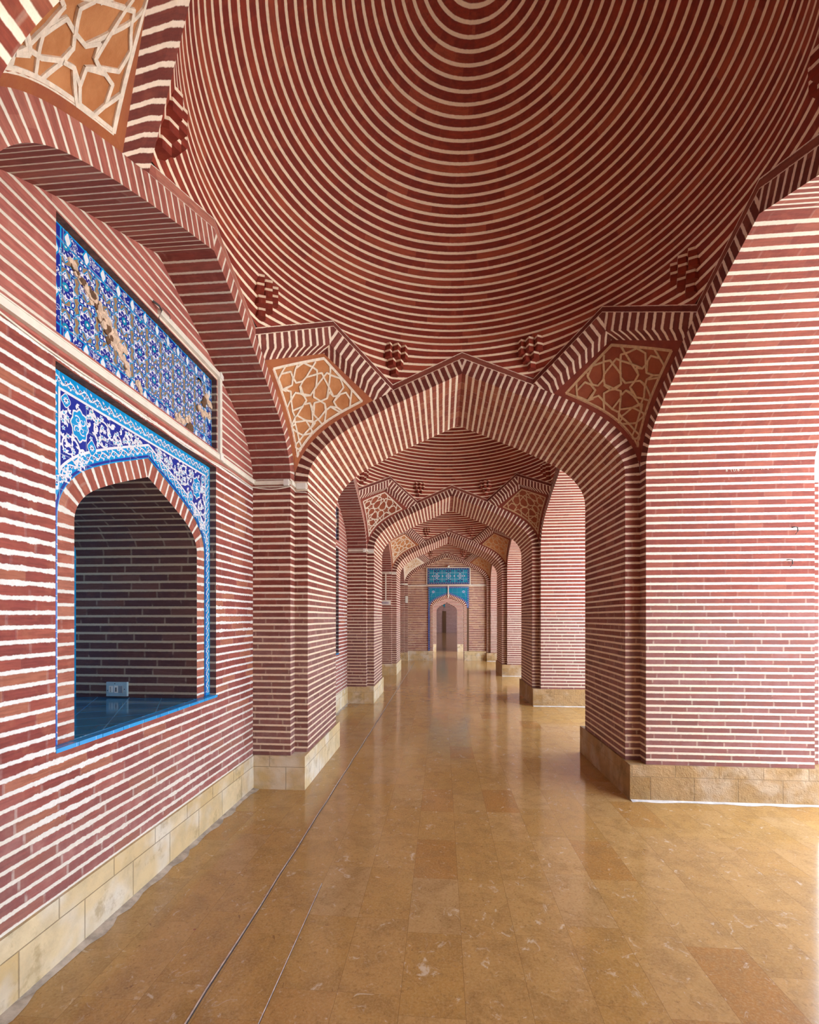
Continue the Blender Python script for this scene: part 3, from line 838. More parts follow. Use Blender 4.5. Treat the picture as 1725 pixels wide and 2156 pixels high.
def make_spandrel():
    root = thing('spandrel_panel', 'cobalt and turquoise tile spandrel with white scrolls around the niche arch', 'tile panel', (0, NYC, 0), 'glazed spandrels over the niches')
    fn = lambda y, z, h: (XF + .003 + h, y, z)
    al = arc_len(NPF); e0 = offset(NPF, .10); e0[0] = (NA + .10, FZ0 + .004); e0[1] = (NA + .10, e0[1][1])
    top = FZ1 - .003
    HWS = {1: FY1 - NYC - .001, -1: NYC - FY0 - .001}
    base = MB()
    for sg in (1, -1):
        hw = HWS[sg]
        lo = [(sg * s, z) for s, z in e0]
        # side strip then spandrel up to the top
        k = next(i for i, q in enumerate(e0) if q[0] < NA + .085)
        base.strip([fn(a, b, 0) for a, b in lo[:k + 1]], [fn(sg * hw, b, 0) for a, b in lo[:k + 1]], lo[:k + 1], [(sg * hw, b) for a, b in lo[:k + 1]])
        base.face([fn(sg * hw, lo[k][1], 0), fn(lo[k][0], lo[k][1], 0), fn(lo[k][0], top, 0), fn(sg * hw, top, 0)], [(sg * hw, lo[k][1]), lo[k], (lo[k][0], top), (sg * hw, top)])
        base.strip([fn(a, b, 0) for a, b in lo[k:]], [fn(a, top, 0) for a, b in lo[k:]], lo[k:], [(a, top) for a, b in lo[k:]])
    base.build('turquoise_border', M['cyan'], root)
    e1 = offset(NPF, .172); e1 = [q for q in e1 if q[1] > 1.7]
    f = MB(); w = MB((1, 0, 0))
    for sg in (1, -1):
        c = MB((1, 0, 0))
        # field polygon of this half: corner, down the side, along the arch, up to the axis
        xin, zin = HWS[sg] - .072, top - .078
        hw = HWS[sg]
        fld = [q for q in e1 if q[0] < xin]
        zlow = fld[0][1]
        poly = [(0.0, zin), (xin, zin), (xin, zlow - .02)] + fld
        poly = [q for q in poly if q[1] <= zin + 1e-6]
        # triangle strip between the arch curve and the top / side
        L_ = [(sg * s, z) for s, z in fld if z < zin]; U_ = [(sg * s, zin) for s, z in fld if z < zin]
        f.strip([fn(a, b, .001) for a, b in L_], [fn(a, b, .001) for a, b in U_], L_, U_)
        q = [(sg * xin, zin), (U_[0]), (L_[0]), (sg * xin, zlow - .02)]
        f.face([fn(a, b, .001) for a, b in q], q)
        line2(w, fn, [(sg * xin, zlow - .02)] + L_, .012, .002, 0)
        line2(w, fn, [(sg * xin, zlow - .03), (sg * xin, zin + .006)], .012, .002, 0); line2(w, fn, [(sg * (xin + .006), zin), (0, zin)], .012, .002, 0)
        line2(w, fn, [(sg * s, z) for s, z in offset(NPF, .112)], .012, .0015, 3)
        # scrolls
        def R(x, z): return (sg * (xin - x), zin - z)
        for (x, z, r, t, d) in ((.275, .092, .074, 1.7, 1), (.058, .245, .068, 1.5, -1), (.46, .06, .046, 1.3, -1), (.37, .10, .045, 1.3, -1), (.195, .045, .034, 1.1, -1), (.545, .045, .032, 1.1, 1), (.045, .375, .036, 1.1, 1), (.13, .30, .034, 1.1, 1), (.035, .115, .03, 1.1, 1)):
            px, pz = R(x, z); spiral(w, fn, px, pz, r, t, d * sg, .0022, 0, 4, ph=1.2 * sg, w=.012 if r > .06 else .008)
        # medallions
        for (x, z, rx, rz, k) in ((.036, .040, .026, .030, 4), (.118, .122, .054, .076, 8), (.195, .200, .028, .036, 4)):
            px, pz = R(x, z)
            for (sc, hh, mi) in ((1.0, .0026, 0), (.88, .0030, 1)):
                n = 32; pts = []
                for i in range(n):
                    tt = 2 * math.pi * i / n; rr = sc * (1 + .09 * math.cos(k * tt))
                    pts.append((px + rx * rr * math.cos(tt), pz + rz * rr * math.sin(tt)))
                c.face([fn(a, b, hh) for a, b in pts], pts, mi)
            if k == 8:
                for tt in range(4):
                    a = tt * math.pi / 2 + .785
                    spiral(c, fn, px + rx * .38 * math.cos(a), pz + rz * .40 * math.sin(a), .02, 1.2, sg, .0034, 0, 2, a, .006, False)
                flower(c, fn, px, pz, .016, .0036, 0, 8)
            else: flower(c, fn, px, pz, .018, .0034, 0, 8); disc(c, fn, px, pz, .005, .005, .0038, 2, 8)
        c.build('medallion_pattern', PMATS, root, weld=False)
        # filling leaves and blossoms
        rnd = random.Random(3)
        pl2 = [(s, z) for s, z in poly]
        done = []
        for i in range(1500):
            x = rnd.uniform(.01, xin - .01); z = rnd.uniform(zin - .62, zin - .01)
            if not inside(pl2, x, z) or not inside(pl2, x - .012, z - .012): continue
            if any(math.hypot(x - a, z - b) < .027 for a, b in done): continue
            xx, zz = xin - x, zin - z
            if ((xx - .118) / .066) ** 2 + ((zz - .122) / .09) ** 2 < 1 or math.hypot(xx - .036, zz - .04) < .04 or math.hypot(xx - .195, zz - .2) < .042: continue
            done.append((x, z)); a = rnd.uniform(0, 6.28)
            if len(done) % 3 == 0:
                flower(w, fn, sg * x, z, .0125, .0028, 0, 5, a); disc(w, fn, sg * x, z, .005, .005, .0031, 4, 8)
            else:
                for da in (0, .9, -.9): leaf(w, fn, sg * x, z, a + da, .022, .013, .0024, 0)
        # border vines
        vine(w, fn, [(sg * .004, top - .038), (sg * (hw - .038), top - .038), (sg * (hw - .038), FZ0 + .02)], .013, .084, .0012, 0, 2)
        vine(w, fn, [(sg * s, z) for s, z in offset(NPF, .145) if z > 1.78][::-1], .012, .084, .0012, 0, 2)
    f.build('cobalt_field', M['cobalt'], root)
    w.build('scroll_pattern', PMATS, root, weld=False)
    return root
spand = make_spandrel()

# ---- mosaic panel
def make_mosaic():
    yc = (UY0 + UY1) / 2
    root = thing('mosaic_panel', 'blue star mosaic panel with broken patches, above the niche', 'tile panel', (0, yc, 0), 'mosaic panels over the niches')
    fn = lambda y, z, h: (WX - RD2 + .004 + h, y, z)
    hw = (UY1 - UY0) / 2 - .002; z0, z1 = UZ0 + .002, UZ1 - .002; bw = .072
    b = MB((1, 0, 0))
    def rect(m, a, c, zz0, zz1, h, mi): m.face([fn(a, zz0, h), fn(c, zz0, h), fn(c, zz1, h), fn(a, zz1, h)], [(a, zz0), (c, zz0), (c, zz1), (a, zz1)], mi)
    MM = [M['tan'], M['cobalt'], M['whiteglaze'], M['cyan'], M['teal'], M['paleblue'], M['navy']]
    f = MB(); rect(f, -hw + bw, hw - bw, z0 + bw, z1 - bw, .001, 0); f.build('clay_ground', M['tan'], root)
    for (a, c, p, q) in ((-hw, hw, z0, z0 + bw), (-hw, hw, z1 - bw, z1), (-hw, -hw + bw, z0, z1), (hw - bw, hw, z0, z1)): rect(b, a, c, p, q, .0012 if p == z0 and q != z1 else .0013 if q == z1 and p != z0 else .0011, 1)
    for (a, c, p, q) in ((-hw, hw, z0 + bw - .008, z0 + bw), (-hw, hw, z1 - bw, z1 - bw + .008), (-hw + bw - .008, -hw + bw, z0, z1), (hw - bw, hw - bw + .008, z0, z1), (-hw, hw, z1 - .007, z1), (-hw, hw, z0, z0 + .007), (-hw, -hw + .007, z0, z1), (hw - .007, hw, z0, z1)): rect(b, a, c, p, q, .0016, 3)
    rnd = random.Random(5)
    def cart(x, z, vert):
        for sc, mi, h in ((1.35, 3, .0022), (.95, 2, .0026)):
            pts = []
            for i in range(20):
                t = 2 * math.pi * i / 20; rr = sc * (1 + .15 * math.cos(4 * t))
                dx, dz = .015 * rr * math.cos(t), .027 * rr * math.sin(t)
                pts.append((x + dx, z + dz))
            b.face([fn(p, q, h) for p, q in pts], pts, mi)
    def scr(x, z):
        for i in range(7):
            a = rnd.uniform(0, 6.28); px = x + rnd.uniform(-.034, .034); pz = z + rnd.uniform(-.024, .024)
            spiral(b, fn, px, pz, rnd.uniform(.009, .014), 1.1, rnd.choice((1, -1)), .0020, 2, 5, a, .0028, False)
        for i in range(8):
            leaf(b, fn, x + rnd.uniform(-.036, .036), z + rnd.uniform(-.024, .024), rnd.uniform(0, 6.28), .015, .007, .0021, 2)
    n = 12
    for i in range(n):
        x = lerp(-hw + .05, hw - .05, (i + .5) / n)
        for z in (z0 + bw / 2, z1 - bw / 2): (cart if i % 1 == 0 else scr)(x - .06 if False else x, z, True); scr(x + (hw - .05) / n, z)
    for i in range(4):
        z = lerp(z0 + bw, z1 - bw, (i + .5) / 4)
        for x in (-hw + bw / 2, hw - bw / 2): (cart(x, z, True) if i % 2 else None); scr(x, z)
    b.build('border_pattern', MM, root, weld=False)
    # stars on a staggered grid
    s = MB((1, 0, 0))
    X0, X1, Z0, Z1 = -hw + bw + .002, hw - bw - .002, z0 + bw + .002, z1 - bw - .002
    def clipf(pts, h, mi):
        for ax, lim, sg in ((0, X0, 1), (0, X1, -1), (1, Z0, 1), (1, Z1, -1)):
            out = []
            for i in range(len(pts)):
                p, q = pts[i], pts[(i + 1) % len(pts)]
                ip, iq = (p[ax] - lim) * sg >= 0, (q[ax] - lim) * sg >= 0
                if ip: out.append(p)
                if ip != iq:
                    t = (lim - p[ax]) / (q[ax] - p[ax]); out.append((lerp(p[0], q[0], t), lerp(p[1], q[1], t)))
            pts = out
            if len(pts) < 3: return
        s.face([fn(a, c, h) for a, c in pts], pts, mi)
    def starp(cx, cz, ro, ri, n, ph=0.0):
        return [(cx + (ro if i % 2 == 0 else ri) * math.cos(math.pi * i / n + ph), cz + (ro if i % 2 == 0 else ri) * math.sin(math.pi * i / n + ph)) for i in range(2 * n)]
    DX, DZ_ = .262, (Z1 - Z0) / 2
    cents = []
    for j in range(-1, 4):
        for i in range(-1, 12):
            cents.append((X0 + i * DX / 2 + .02, Z0 + (j * 1.0 + (.5 if i % 2 else 0)) * DZ_))
    for cx, cz in cents:
        if not (X0 - .09 < cx < X1 + .09 and Z0 - .09 < cz < Z1 + .09): continue
        R0 = .078
        for (ro, ri, mi, h) in ((R0, R0 * .70, 3, .0020), (R0 * .9, R0 * .62, 2, .0023), (R0 * .84, R0 * .58, 1, .0026)):
            # fan so that clipping stays convex
            pp = starp(cx, cz, ro, ri, 8)
            for i in range(8):
                clipf([(cx, cz), pp[(2 * i - 1) % 16], pp[2 * i], pp[2 * i + 1]], h, mi)
        for i in range(8):
            a = math.pi * i / 4
            for da in (0,):
                clipf(starp(cx + R0 * .60 * math.cos(a), cz + R0 * .60 * math.sin(a), R0 * .21, R0 * .085, 4, a), .0030, 2)
            clipf([(cx + R0 * r_ * math.cos(a + t), cz + R0 * r_ * math.sin(a + t)) for r_, t in ((.36, .39), (.46, .52), (.36, .60), (.30, .50))], .0030, 2)
        clipf([(cx + R0 * .25 * math.cos(2 * math.pi * i / 8), cz + R0 * .25 * math.sin(2 * math.pi * i / 8)) for i in range(8)], .0031, 4)
        clipf([(cx + R0 * .09 * math.cos(2 * math.pi * i / 8), cz + R0 * .09 * math.sin(2 * math.pi * i / 8)) for i in range(8)], .0034, 2)
        # lozenges round the star
        for i in range(8):
            a = math.pi * i / 4 + math.pi / 8; r_ = R0 * 1.22
            px, pz = cx + r_ * math.cos(a), cz + r_ * math.sin(a)
            for sc, mi, h in ((1.0, 5, .0021), (.78, 1, .0024), (.36, 2, .0027)):
                pts = []
                for (u, v) in ((-1, 0), (-.5, .75), (.5, .75), (1, 0), (.5, -.75), (-.5, -.75)):
                    u *= .026 * sc; v *= .017 * sc
                    pts.append((px - u * math.sin(a) + v * math.cos(a), pz + u * math.cos(a) + v * math.sin(a)))
                clipf(pts, h + .00002 * i, mi)
        for i in range(4):
            a = math.pi / 4 + i * math.pi / 2; px, pz = cx + .112 * math.cos(a), cz + .112 * math.sin(a)
            clipf([(px + .006 * x, pz + .006 * y) for x, y in ((1, 0), (0, 1), (-1, 0), (0, -1))], .0034, 4)
        # bow ties left and right
        for sg in (-1, 1):
            px = cx + sg * DX / 2
            for sc, mi, h in ((1.0, 5, .0022), (.8, 1, .0025)):
                for s2 in (-1, 1):
                    
                    clipf([(px, cz), (px, cz - .008 * sc), (px + s2 * .034 * sc, cz - .024 * sc), (px + s2 * .026 * sc, cz)], h, mi)
                    clipf([(px, cz), (px + s2 * .026 * sc, cz), (px + s2 * .034 * sc, cz + .024 * sc), (px, cz + .008 * sc)], h, mi)
            for s2 in (-1, 1): clipf(starp(px + s2 * .014, cz, .011, .006, 4, .78), .0029, 2)
    s.build('star_pattern', MM, root, weld=False)
    # broken areas: bare plaster lumps and dark sockets
    d = MB((1, 0, 0))
    def lump(cx, cz, r, h, mi):
        n = rnd.randint(5, 8); ph = rnd.uniform(0, 6)
        poly = [(cx + r * rnd.uniform(.7, 1.15) * math.cos(2 * math.pi * i / n + ph), cz + r * rnd.uniform(.7, 1.15) * math.sin(2 * math.pi * i / n + ph)) for i in range(n)]
        poly = [(min(max(a, -hw + .002), hw - .002), min(max(c, z0 + .002), z1 - .002)) for a, c in poly]
        d.prism(poly, lambda a, c, q: fn(a, c, q), h, mi)
    def trail(pts, r, n, dens=1.0):
        for i in range(n):
            t = rnd.random() * (len(pts) - 1); k = int(t); t -= k
            x = lerp(pts[k][0], pts[k + 1][0], t) + rnd.gauss(0, r * .5); z = lerp(pts[k][1], pts[k + 1][1], t) + rnd.gauss(0, r * .5)
            lump(x, z, rnd.uniform(.010, .026), rnd.uniform(.004, .011), 0 if rnd.random() < .86 else 1)
    return root, d, trail, lump, hw, z0, z1
mosaic, dmg, trail, lump, mhw, mz0, mz1 = make_mosaic()
trail([(-.66 + .06, 3.135), (-.55, 3.10), (-.47, 3.07)], .012, 22)
trail([(-.47, 3.09), (-.40, 3.02), (-.34, 2.955), (-.27, 2.92)], .036, 95)
trail([(-.26, 2.90), (-.20, 2.83)], .012, 10)
trail([(-.13, 2.83), (-.10, 2.78)], .012, 10)
trail([(.26, 2.80), (.36, 2.81), (.42, 2.85)], .022, 26)
trail([(.52, 2.97), (.62, 2.95), (.69, 2.99)], .016, 22)
trail([(.62, 3.10), (.70, 3.07)], .02, 10)
for x, z in ((.40, 2.775), (.43, 2.79), (.61, 3.06), (.60, 3.03)): lump(x, z, .035, .010, 1)
dmg.build('broken_patch', [M['plaster'], M['hollow']], mosaic, weld=False)
# the second bay repeats the niche, its spandrel and its panel
for o, lab in ((niche, 'second wall niche, a dark sliver past the nearest left pier'), (spand, 'blue tile spandrel of the second niche, a sliver past the nearest left pier'), (mosaic, 'mosaic panel of the second bay, almost hidden by the nearest left pier')):
    l = o.location.copy(); l.y += PITCH; dup(o, l, 0, lab)

# ------------------------------------------------------------------ cable trunking, wires, socket
def bar(m, a, b, w, h, side):
    """box bar from a to b lying on a surface whose outward normal is `side`"""
    a, b, side = Vector(a), Vector(b), Vector(side); t = (b - a).normalized(); q = side.cross(t).normalized() * (w / 2)
    c = [a - q, a + q, a + q + side * h, a - q + side * h]; e = [p + (b - a) for p in c]
    for i in range(4):
        j = (i + 1) % 4; m.face([c[i], c[j], e[j], e[i]], [(0, .5)] * 4)
    m.face(c[::-1], [(0, .5)] * 4); m.face(e, [(0, .5)] * 4)
def tube(m, pts, r, n=6):
    pts = [Vector(p) for p in pts]; rows = []
    for i, p in enumerate(pts):
        t = (pts[min(i + 1, len(pts) - 1)] - pts[max(i - 1, 0)]).normalized()
        up = Vector((0, 0, 1)) if abs(t.z) < .9 else Vector((1, 0, 0))
        x = t.cross(up).normalized(); y = t.cross(x).normalized()
        rows.append([p + x * (r * math.cos(2 * math.pi * k / n)) + y * (r * math.sin(2 * math.pi * k / n)) for k in range(n + 1)])
    m.grid(rows, [[(0, 0)] * (n + 1) for _ in rows])
NX, PXn, NYn = (1, 0, 0), (-1, 0, 0), (0, -1, 0)
ZT = 2.690
tk = MB()
bar(tk, (WX, 1.27, ZT), (WX, 4.01, ZT), .034, .022, NX); tk.build  # along the wall
bar(tk, (WX, 1.27, ZT + .019), (WX, 4.01, ZT + .019), .006, .026, NX)
t_o = tag(tk.build('cable_trunking', M['pvc']), 'long cream cable trunking running under the mosaic panel', 'cable trunking', 'cable trunking')
tk = MB()
def trunk_pier(m, dy):
    y = 4.01 + dy
    bar(m, (WX + .02, y, ZT - .005), (XC - S, y, ZT - .005), .032, .02, NYn)
    bar(m, (XC - S, y - .01, ZT - .006), (XC - S, y + D, ZT - .006), .032, .02, NX)
    bar(m, (XC - S, y + D, ZT - .008), (XC - A, y + D, ZT - .008), .032, .02, NYn)
trunk_pier(tk, 0)
tp = tag(tk.build('cable_trunking', M['pvc']), 'cream trunking wrapping the face of the nearest left pier', 'cable trunking', 'cable trunking')
for (x, y) in ((XC - S - .03, 4.01 - .02), (XC - S + .045, 4.01 + D - .02), (XC - A - .03, 4.01 + D - .02)):
    jb = MB(); jb.box((x - .022, y - .012, ZT - .034), (x + .022, y + .019, ZT + .018)); jb.build('junction_cover', M['white_plastic'], tp)
for k, lab in ((1, 'cream trunking on the second left pier'), (2, 'cream trunking on the third left pier'), (3, 'cream trunking on the last left pier')):
    o = dup(tp, (0, k * PITCH, 0), 0, lab)
tk = MB()
bar(tk, (WX, 2.62, 3.30), (WX, 3.372, 3.302), .034, .022, NX); bar(tk, (WX, 3.372, 3.302), (WX, 3.372, 2.70), .034, .022, NX)
t3 = tag(tk.build('cable_trunking', M['pvc']), 'cream trunking along the top and right side of the mosaic panel', 'cable trunking', 'cable trunking')
for z in (3.28, 2.675):
    jb = MB(); jb.box((WX, 3.35, z), (WX + .03, 3.395, z + .045)); jb.build('junction_cover', M['white_plastic'], t3)
wr = MB()
tube(wr, [(WX + .01, 2.56, 3.32), (WX + .03, 2.59, 3.31), (WX + .03, 2.615, 3.30)], .006); tube(wr, [(WX + .03, 2.60, 3.31), (WX + .05, 2.58, 3.27), (WX + .03, 2.585, 3.24), (WX + .02, 2.62, 3.22)], .002)
tube(wr, [(WX + .03, 2.62, 3.32), (WX + .05, 2.66, 3.30), (WX + .03, 2.70, 3.305)], .002)
tag(wr.build('loose_wire', M['wire']), 'black loose wire ends at the upper end of the trunking', 'wire')
wr = MB()
pts = [(WX + .004 + .004 * math.sin(t * 9), lerp(1.6, 3.98, t), 2.655 - .03 * math.sin(t * math.pi) - .01 * math.sin(t * 14)) for t in [i / 40 for i in range(41)]]
pts += [(lerp(WX + .01, XC - S, t), 4.003, 2.65 - .02 * math.sin(t * 3.14)) for t in [i / 8 for i in range(1, 9)]]
pts += [(XC - S + .006, 4.08, 2.64), (XC - S + .01, 4.125, 2.635), (XC - A - .02, 4.125, 2.63), (XC - A + .006, 4.14, 2.62), (XC - A + .006, 4.6, 2.60), (XC - A + .006, 5.24, 2.60)]
tube(wr, pts, .0045)
tag(wr.build('thin_cable', M['pvc']), 'thin cream cable sagging below the wall trunking', 'cable')
# socket plate on the far jamb of the niche
JY = NYC + NA
sk_ = thing('socket_plate', 'blue-grey switch and socket plate low inside the niche', 'socket plate', (-2.30, JY, 0))
m = MB(); m.box((-.077, -.018, .945), (.077, 0, 1.045)); m.build('plate', M['plate'], sk_)
m = MB(); m.box((-.055, -.021, .972), (-.025, -.016, 1.018)); m.build('socket', M['white_plastic'], sk_)
m = MB(); m.box((-.014, -.024, .970), (.012, -.016, 1.020)); o = m.build('switch', M['white_plastic'], sk_)
m = MB(); m.box((-.003, -.026, .978), (.004, -.022, 1.008)); m.build('slot', M['wire'], o)
m = MB(); m.box((.022, -.026, .970), (.048, -.016, 1.020)); m.build('dimmer', M['metalgrey'], sk_)
m = MB()
for z in (.978, .988, .998, 1.008): m.box((-.046, -.023, z - .002), (-.040, -.020, z + .003))
m.build('pin_holes', M['wire'], sk_)
for x, z in ((-.066, .985), (.060, .995), (-.012, 1.034)):
    m = MB(); m.box((x - .003, -.020, z - .003), (x + .003, -.016, z + .003)); m.build('screw', M['wire'], sk_)
# switchboard on the third left pier
Y3 = y_front(3) - D
sb = thing('switchboard', 'small white switchboard with a row of dark switches on the third left pier', 'switchboard', (-1.47, Y3, 1.895))
m = MB(); m.box((-.16, -.05, -.06), (.125, 0, .06)); m.build('box', M['pvc'], sb)
m = MB(); m.box((-.15, -.056, -.040), (.10, -.045, .04)); m.build('panel', M['white_plastic'], sb)
for i in range(6):
    m = MB(); x = -.13 + i * .036; m.box((x, -.062, -.026), (x + .014, -.05, .026)); m.build('switch', M['navy'], sb)
m = MB(); bar(m, (-1.475, Y3, ZT - .02), (-1.475, Y3, 1.95), .032, .02, NYn)
tag(m.build('cable_trunking', M['pvc']), 'short vertical trunking above the white switchboard', 'cable trunking', 'cable trunking')
Y4 = y_front(4)
m = MB(); m.box((-1.29, Y4 - .03, 2.02), (-1.20, Y4, 2.26)); tag(m.build('meter_box', M['white_plastic']), 'pale box on the last left pier near the end wall', 'box')
# hooks and scratched writing on the nearest right pier
for i, (x, z, lab) in enumerate(((2.83, 2.215, 'small bent wire hook, upper one on the pale face of the nearest right pier'), (2.79, 1.955, 'small wire hook, lower one on the pale face of the nearest right pier'))):
    m = MB(); y = y_front(1) - D
    tube(m, [(x - .025, y, z + .012), (x - .02, y - .02, z + .014), (x, y - .024, z + .008), (x + .004, y - .022, z - .02), (x - .01, y - .018, z - .045)], .004)
    tag(m.build('wire_hook', M['wire']), lab, 'hook', 'wire hooks')
gy = y_front(1) - D - .0015
def stroke_text(strokes, name, label):
    m = MB()
    for st in strokes:
        pts = [Vector((2.285 + (a - 200) * (2.665 - 2.285) / (985 - 200), gy, 2.705 - (b - 140) * .00049)) for a, b in st]
        ribbon(m, pts, [Vector((0, -1, 0))] * len(pts), .0028, .0006, 0, False)
    tag(m.build(name, M['lat_white'], weld=False), label, 'graffiti', 'scratched graffiti')
stroke_text([[(205, 130), (225, 128), (240, 145), (255, 160), (245, 172), (230, 165), (240, 145), (252, 132)], [(302, 128), (318, 178)], [(345, 125), (362, 178)], [(372, 122), (388, 172)],
             [(430, 125), (415, 150), (420, 170), (440, 165), (438, 148), (420, 150)], [(480, 125), (505, 128), (500, 150), (490, 165)]], 'scratched_graffiti', 'scratched number reading 8 1116 7 on the nearest right pier')
stroke_text([[(795, 155), (800, 105), (815, 105), (832, 152)], [(795, 132), (835, 130)], [(893, 105), (893, 155), (905, 156)], [(945, 110), (950, 130), (975, 126)], [(975, 100), (980, 145)]], 'scratched_graffiti', 'scratched letters A L Y on the nearest right pier')

# ------------------------------------------------------------------ floor
fl = MB()
def frect(m, x0, x1, y0, y1, z=0.0): m.face([(x0, y0, z), (x1, y0, z), (x1, y1, z), (x0, y1, z)], [(x0, y0), (x1, y0), (x1, y1), (x0, y1)])
frect(fl, -4, 3.2, -4.3, 17.0); frect(fl, -4, 3.2, 17.0, 21.6); frect(fl, -6, 6, 21.6, 48.2)
fl.face([(3.2, -4.3, 0), (3.2, -4.3, -.1), (3.2, 21.6, -.1), (3.2, 21.6, 0)], [(0, 0)] * 4)
tag(fl.build('floor', M['floor'], weld=False), 'polished honey-coloured stone floor of the corridor', 'floor', kind='structure')
jl = MB(); jd = MB()
n = 60
pts = []
for i in range(n + 1):
    t = i / n; y = lerp(-1, 15.9, t); pts.append((lerp(-.945, -.925, t) + .003 * math.sin(i * 2.3), y))
for (x, y), (x2, y2) in zip(pts, pts[1:]):
    jl.face([(x - .008, y, .002), (x, y, .004), (x2, y2, .004), (x2 - .008, y2, .002)], [(0, 0)] * 4, 0)
    jl.face([(x, y, .0035), (x + .004, y, .001), (x2 + .004, y2, .001), (x2, y2, .0035)], [(0, 0)] * 4, 1)
tag(jl.build('trim_3', [M['joint'], M['wire']]), 'raised pale and dark joint line running down the left of the floor', 'floor joint', kind='structure')
jl = MB()
jl.face([(-.678, 1.0, .001), (-.674, 1.0, .001), (-.675, 2.6, .001), (-.678, 2.6, .001)], [(0, 0)] * 4); jl.face([(-.674, 1.0, .001), (-.6715, 1.0, .001), (-.673, 2.6, .001), (-.675, 2.6, .001)], [(0, 0)] * 4, 1)
tag(jl.build('trim_4', [M['joint'], M['wire']]), 'short thin joint line right of the long one, at the bottom', 'floor joint', kind='structure')
gr = MB(); frect(gr, 3.2, 70, -40, 60, -.1); tag(gr.build('ground', M['ground']), 'sunlit courtyard paving outside the right arches', 'ground', kind='structure')

# ------------------------------------------------------------------ end wall with doorway
EY = y_front(4) + .11
DXC, DA = .225, .545
DP = [(s * DA / 1.38, 2.245 - (3.641 - z) * .39) for s, z in HALF]
DPF = [(DA, 0.0)] + DP
def holed_wall(m, fnp, P_, hw0, hw1, top, cp, xc):
    """wall in the plane fnp(x,z) with an arched opening of half profile P_ centred at xc"""
    for sg, lim in ((1, hw1), (-1, hw0)):
        a = [(xc + sg * s, z) for s, z in P_]
        m.strip([fnp(x, z) for x, z in a], [fnp(lim, z) for x, z in a], [(x, z / cp) for x, z in a], [(lim, z / cp) for x, z in a])
        m.face([fnp(xc, P_[-1][1]), fnp(lim, P_[-1][1]), fnp(lim, top), fnp(xc, top)], [(xc, P_[-1][1] / cp), (lim, P_[-1][1] / cp), (lim, top / cp), (xc, top / cp)])
we = MB()
holed_wall(we, lambda x, z: (x, EY, z), DPF, XC - S - .4, XC + S + .02, 4.0, .062, DXC)
holed_wall(we, lambda x, z: (x, EY + .55, z), DPF, -4, 3.2, 5.4, .062, DXC)
al = arc_len(DPF)
for sg in (1, -1):
    we.strip([(DXC + sg * s, EY, z) for s, z in DPF], [(DXC + sg * s, EY + .55, z) for s, z in DPF], [(0, l / .062) for l in al], [(.55, l / .062) for l in al])
tag(we.build('wall_back', M['farbrick']), 'brick end wall of the corridor around the arched doorway', 'wall', kind='structure')
pb = MB(); pb.box((XC - A - .02, EY - .075, 0), (DXC - DA - .01, EY + .02, .335), vs=1.0); pb.box((DXC + DA + .01, EY - .075, 0), (XC + A + .02, EY + .02, .335), vs=1.0)
tag(pb.build('baseboard_back', M['stone']), 'tan stone plinth at the foot of the end wall', 'plinth', kind='structure')
dr = MB(); ex = offset(DPF, .10); ex[0] = (DA + .1, .335)
r0 = [(DA, .335)] + DP
for sg in (1, -1):
    v = [l / CP for l in al]; v2 = v[:]; v2[-1] += .6
    dr.strip([(DXC + sg * s, EY - .03, z) for s, z in r0], [(DXC + sg * s, EY - .03, z) for s, z in ex], [(0, x) for x in v], [(.1, x) for x in v2])
    dr.strip([(DXC + sg * s, EY - .03, z) for s, z in r0], [(DXC + sg * s, EY + .02, z) for s, z in r0], [(0, x) for x in v], [(.05, x) for x in v])
tag(dr.build('door_arch', M['soffit']), 'brick ring around the arched doorway in the end wall', 'arch')
ds = thing('spandrel_panel', 'turquoise tile spandrel over the doorway in the end wall', 'tile panel', (DXC, EY, 0))
fn = lambda x, z, h: (x, -.022 - h, z)
m = MB(); hw = .715; top = 2.60
for sg in (1, -1):
    lo = [(sg * s, z) for s, z in ex]
    k = next(i for i, q in enumerate(ex) if q[0] < DA + .085)
    m.face([fn(sg * hw, lo[k][1], 0), fn(lo[k][0], lo[k][1], 0), fn(lo[k][0], top, 0), fn(sg * hw, top, 0)], [(sg * hw, lo[k][1]), lo[k], (lo[k][0], top), (sg * hw, top)])
    m.strip([fn(a, b, 0) for a, b in lo[k:]], [fn(a, top, 0) for a, b in lo[k:]], lo[k:], [(a, top) for a, b in lo[k:]])
m.build('turquoise_field', M['teal'], ds)
m = MB((0, -1, 0))
rnd = random.Random(9)
def border_run(m, path, w):
    line2(m, fn, path, w, .001, 3)
    l = arc_len(path); T = l[-1]
    for i in range(int(T / .035)):
        x = (i + .5) * .035
        for j in range(len(l) - 1):
            if x <= l[j + 1]:
                k = (x - l[j]) / (l[j + 1] - l[j]); px, pz = lerp(path[j][0], path[j + 1][0], k), lerp(path[j][1], path[j + 1][1], k); break
        flower(m, fn, px, pz, .018, .002, 0 if i % 2 else 4, 5, i); disc(m, fn, px, pz, .006, .006, .003, 2, 6)
for sg in (1, -1):
    border_run(m, [(0, top - .03), (sg * (hw - .03), top - .03), (sg * (hw - .03), 1.9)], .06)
    if sg < 0: border_run(m, [(sg * (hw - .03), 1.9), (sg * (hw - .03), .34)], .06)
    border_run(m, [(sg * s, z) for s, z in offset(DPF, .13) if z > 1.85], .055)
    flower(m, fn, sg * .53, 2.42, .07, .0012, 4, 6); flower(m, fn, sg * .53, 2.42, .05, .0018, 0, 6); disc(m, fn, sg * .53, 2.42, .02, .02, .0025, 3)
    line2(m, fn, [(sg * .56, 2.36), (sg * .60, 2.30), (sg * .61, 2.26)], .015, .001, 4)
m.build('flower_border', PMATS, ds, weld=False)
